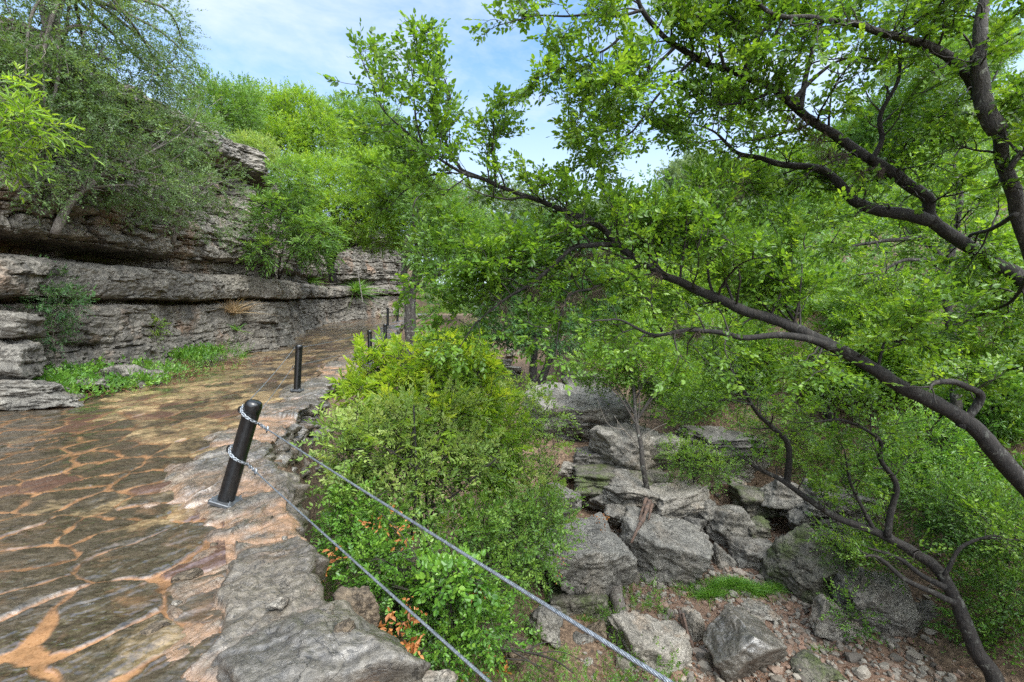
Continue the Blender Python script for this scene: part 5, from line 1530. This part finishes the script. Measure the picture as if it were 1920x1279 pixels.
plant('vine', 'thin yellowish climbing plant on the lower cliff face', 'vine', cb(290, 650, .05), [(292, 620, 12.0)], [(288, 612, 12.1, 12, 18), (300, 612, 12.1, 12, 14), (293, 640, 12.0, 8, 14)], 'bright', 60, 7, (.1, .22), .06, .5, True, 'grey', .008, 4, 909, .3, 1, .1, .3, kindwood='stems')
# dead orange leaves caught on the bank and the ledge
mb = MB(); rr = np.random.default_rng(8)
O, D, L = [], [], []
for u, v, d, n_, s in [(598, 1048, 3.9, 10, .05), (606, 1062, 3.9, 6, .04), (712, 1176, 3.1, 7, .04), (735, 1190, 3.05, 9, .05), (765, 1196, 3.1, 8, .05), (785, 1205, 3.1, 6, .04), (770, 998, 5.0, 8, .06), (700, 985, 5.2, 6, .06), (726, 975, 5.3, 5, .06), (1128, 972, 9.0, 9, .08), (775, 1150, 4.2, 6, .06), (930, 1235, 5.0, 7, .06), (925, 1262, 4.8, 6, .06), (870, 1252, 4.9, 5, .06), (1050, 1050, 8.0, 8, .08), (850, 378, 19, 26, .5), (880, 1100, 5, 4, .05)]:
    for i in range(n_):
        O.append(P(u, v, d) + rr.normal(size=3) * s); D.append(rr.normal(size=3) + np.array([0, 0, -.8])); L.append(.05 + s)
sprays(mb, np.array(O), np.array(D), np.array(L), 3, .06, rr, .5, True, .2, .3, 40, None, .3)
struct(mb.build('dead_leaves', LEAF['rust'], rnd=True), 'stuff', 'curled dead orange leaves caught on the bank and the ledge', 'dead leaves')
mb = MB(); O, D = [], []
for i in range(1700):
    y = rr.uniform(2.4, 6); e = xr(y)
    if i < 200:
        O.append((e + rr.uniform(.1, 1.4), y, 0)); O[-1] = (O[-1][0], y, float(H(O[-1][0], y)) + .02)
    elif i < 700:
        y = rr.uniform(8.4, 15); x = xl(y) + rr.uniform(.2, 1.9); O.append((x, y, float(zp(y)) + .05))
    else:
        y = rr.uniform(5.5, 13); x = floor_x(y) + rr.normal() * 2.4; O.append((x, y, float(H(x, y)) + .03))
    D.append((rr.normal(), rr.normal(), .1))
sprays(mb, np.array(O), np.array(D), np.full(len(O), .05), 3, .055, rr, .55, True, .2, 1.2, 50, None, .3)
struct(mb.build('leaf_litter', leaf_mat('brown_litter', (.05, .022, .012), (.13, .06, .03), (.24, .13, .07), .1, .6), rnd=True), 'stuff', 'brown fallen leaves between the stones', 'leaf litter')


def wood(name, label, cat, pts, r0, r1, mat, k=9, rough=.2, extra=()):
    c = catmull(to_pts(pts), 7)
    mb = MB().tube(c, np.linspace(r0, r1, len(c)), k, True, rough)
    for e, a, b in extra:
        cc = catmull(to_pts(e), 6); mb.tube(cc, np.linspace(a, b, len(cc)), 6, True, .15)
    o = mb.build(name, mat, smooth=True)
    return tag(o, label, cat)


wood('dead_log', 'split reddish rotten log leaning against the pointed boulder', 'log', [(1218, 940, 10.4), (1208, 968, 10.0), (1192, 1000, 9.6), (1183, 1018, 9.5)], .055, .022, BARK['rotten'], rough=.6, extra=(([(1212, 935, 10.5), (1200, 972, 10.1), (1186, 1010, 9.6)], .05, .02), ([(1222, 945, 10.4), (1216, 975, 10.0)], .05, .01)))
wood('dead_log', 'grey bare root log standing at the left foot of the pointed boulder', 'log', [(1152, 1082, 9.0), (1156, 1115, 8.8), (1162, 1150, 8.6), (1160, 1170, 8.6)], .12, .15, BARK['grey'], extra=(([(1156, 1092, 9), (1170, 1078, 9.1), (1190, 1072, 9.3)], .09, .06),))
wood('dead_log', 'rotten red-brown stick wedged between stones beside the tall pale splinter', 'log', [(1272, 1142, 8.3), (1286, 1180, 8.1), (1300, 1215, 7.9), (1310, 1246, 7.8)], .035, .045, BARK['rotten'], rough=.6, extra=(([(1280, 1150, 8.2), (1290, 1190, 8.0), (1296, 1225, 7.9)], .03, .01),))
wood('dead_branch', 'bleached dead branch spreading in front of the huge rounded boulder', 'branch', [(1215, 870, 11.6), (1190, 830, 11.6), (1165, 800, 11.5), (1152, 780, 11.4)], .014, .005, BARK['pale'], 6, .1,
     (([(1200, 845, 11.6), (1175, 842, 11.5), (1160, 815, 11.4), (1158, 790, 11.4)], .012, .004), ([(1190, 830, 11.6), (1215, 812, 11.5), (1235, 800, 11.5), (1260, 790, 11.4)], .012, .004), ([(1205, 860, 11.6), (1180, 858, 11.4), (1162, 840, 11.3)], .012, .004), ([(1170, 806, 11.5), (1140, 795, 11.4), (1120, 750, 11.3)], .010, .003)))
wood('dead_branch', 'fan of dry twigs lying across the sloping slab', 'branch', [(1100, 1032, 8.9), (1140, 1045, 8.8), (1175, 1062, 8.8)], .010, .004, BARK['pale'], 5, .1,
     (([(1105, 1040, 8.9), (1140, 1060, 8.8), (1172, 1078, 8.8)], .009, .003), ([(1110, 1022, 8.9), (1150, 1038, 8.8), (1180, 1052, 8.8)], .008, .003), ([(1090, 1030, 8.9), (1135, 1052, 8.8), (1165, 1070, 8.8)], .008, .003)))
wood('dead_branch', 'brown dead branch lying on the ground at the bottom edge, among the stones', 'branch', [(930, 1215, 5.9), (985, 1222, 6.1), (1040, 1238, 6.4), (1075, 1262, 6.5)], .022, .010, BARK['twig'], 6, .1,
     (([(985, 1222, 6.1), (1020, 1205, 6.3), (1060, 1210, 6.5)], .012, .004), ([(960, 1220, 6), (1000, 1245, 6.0), (1030, 1275, 6.0)], .012, .004), ([(1000, 1226, 6.1), (1050, 1222, 6.3), (1095, 1240, 6.5)], .010, .004), ([(950, 1235, 5.8), (990, 1240, 5.9), (1040, 1262, 6.0)], .009, .004)))
# far woods on the hills: one mass
rr = np.random.default_rng(55)
mbs = {'mid': MB(), 'grey': MB()}
for i in range(330):
    y = rr.uniform(42, 170); x = rr.uniform(-1.25, 1.35) * y
    g = float(H(x, y)); s = rr.uniform(2.2, 4.2)
    if x / y < .0 and x / y > -.75 and y < 60:
        continue
    c = np.array([x, y, g + s * 1.1]); m = 210
    q = unit(rr.normal(size=(m, 3))); lump = 1 + .35 * fbm(q[:, 0] * 1.8 + i, q[:, 1] * 1.8, q[:, 2] * 1.8, 3)
    o = c + q * np.array([s, s, s * 1.1]) * (lump * (.6 + .4 * rr.random(m)))[:, None]
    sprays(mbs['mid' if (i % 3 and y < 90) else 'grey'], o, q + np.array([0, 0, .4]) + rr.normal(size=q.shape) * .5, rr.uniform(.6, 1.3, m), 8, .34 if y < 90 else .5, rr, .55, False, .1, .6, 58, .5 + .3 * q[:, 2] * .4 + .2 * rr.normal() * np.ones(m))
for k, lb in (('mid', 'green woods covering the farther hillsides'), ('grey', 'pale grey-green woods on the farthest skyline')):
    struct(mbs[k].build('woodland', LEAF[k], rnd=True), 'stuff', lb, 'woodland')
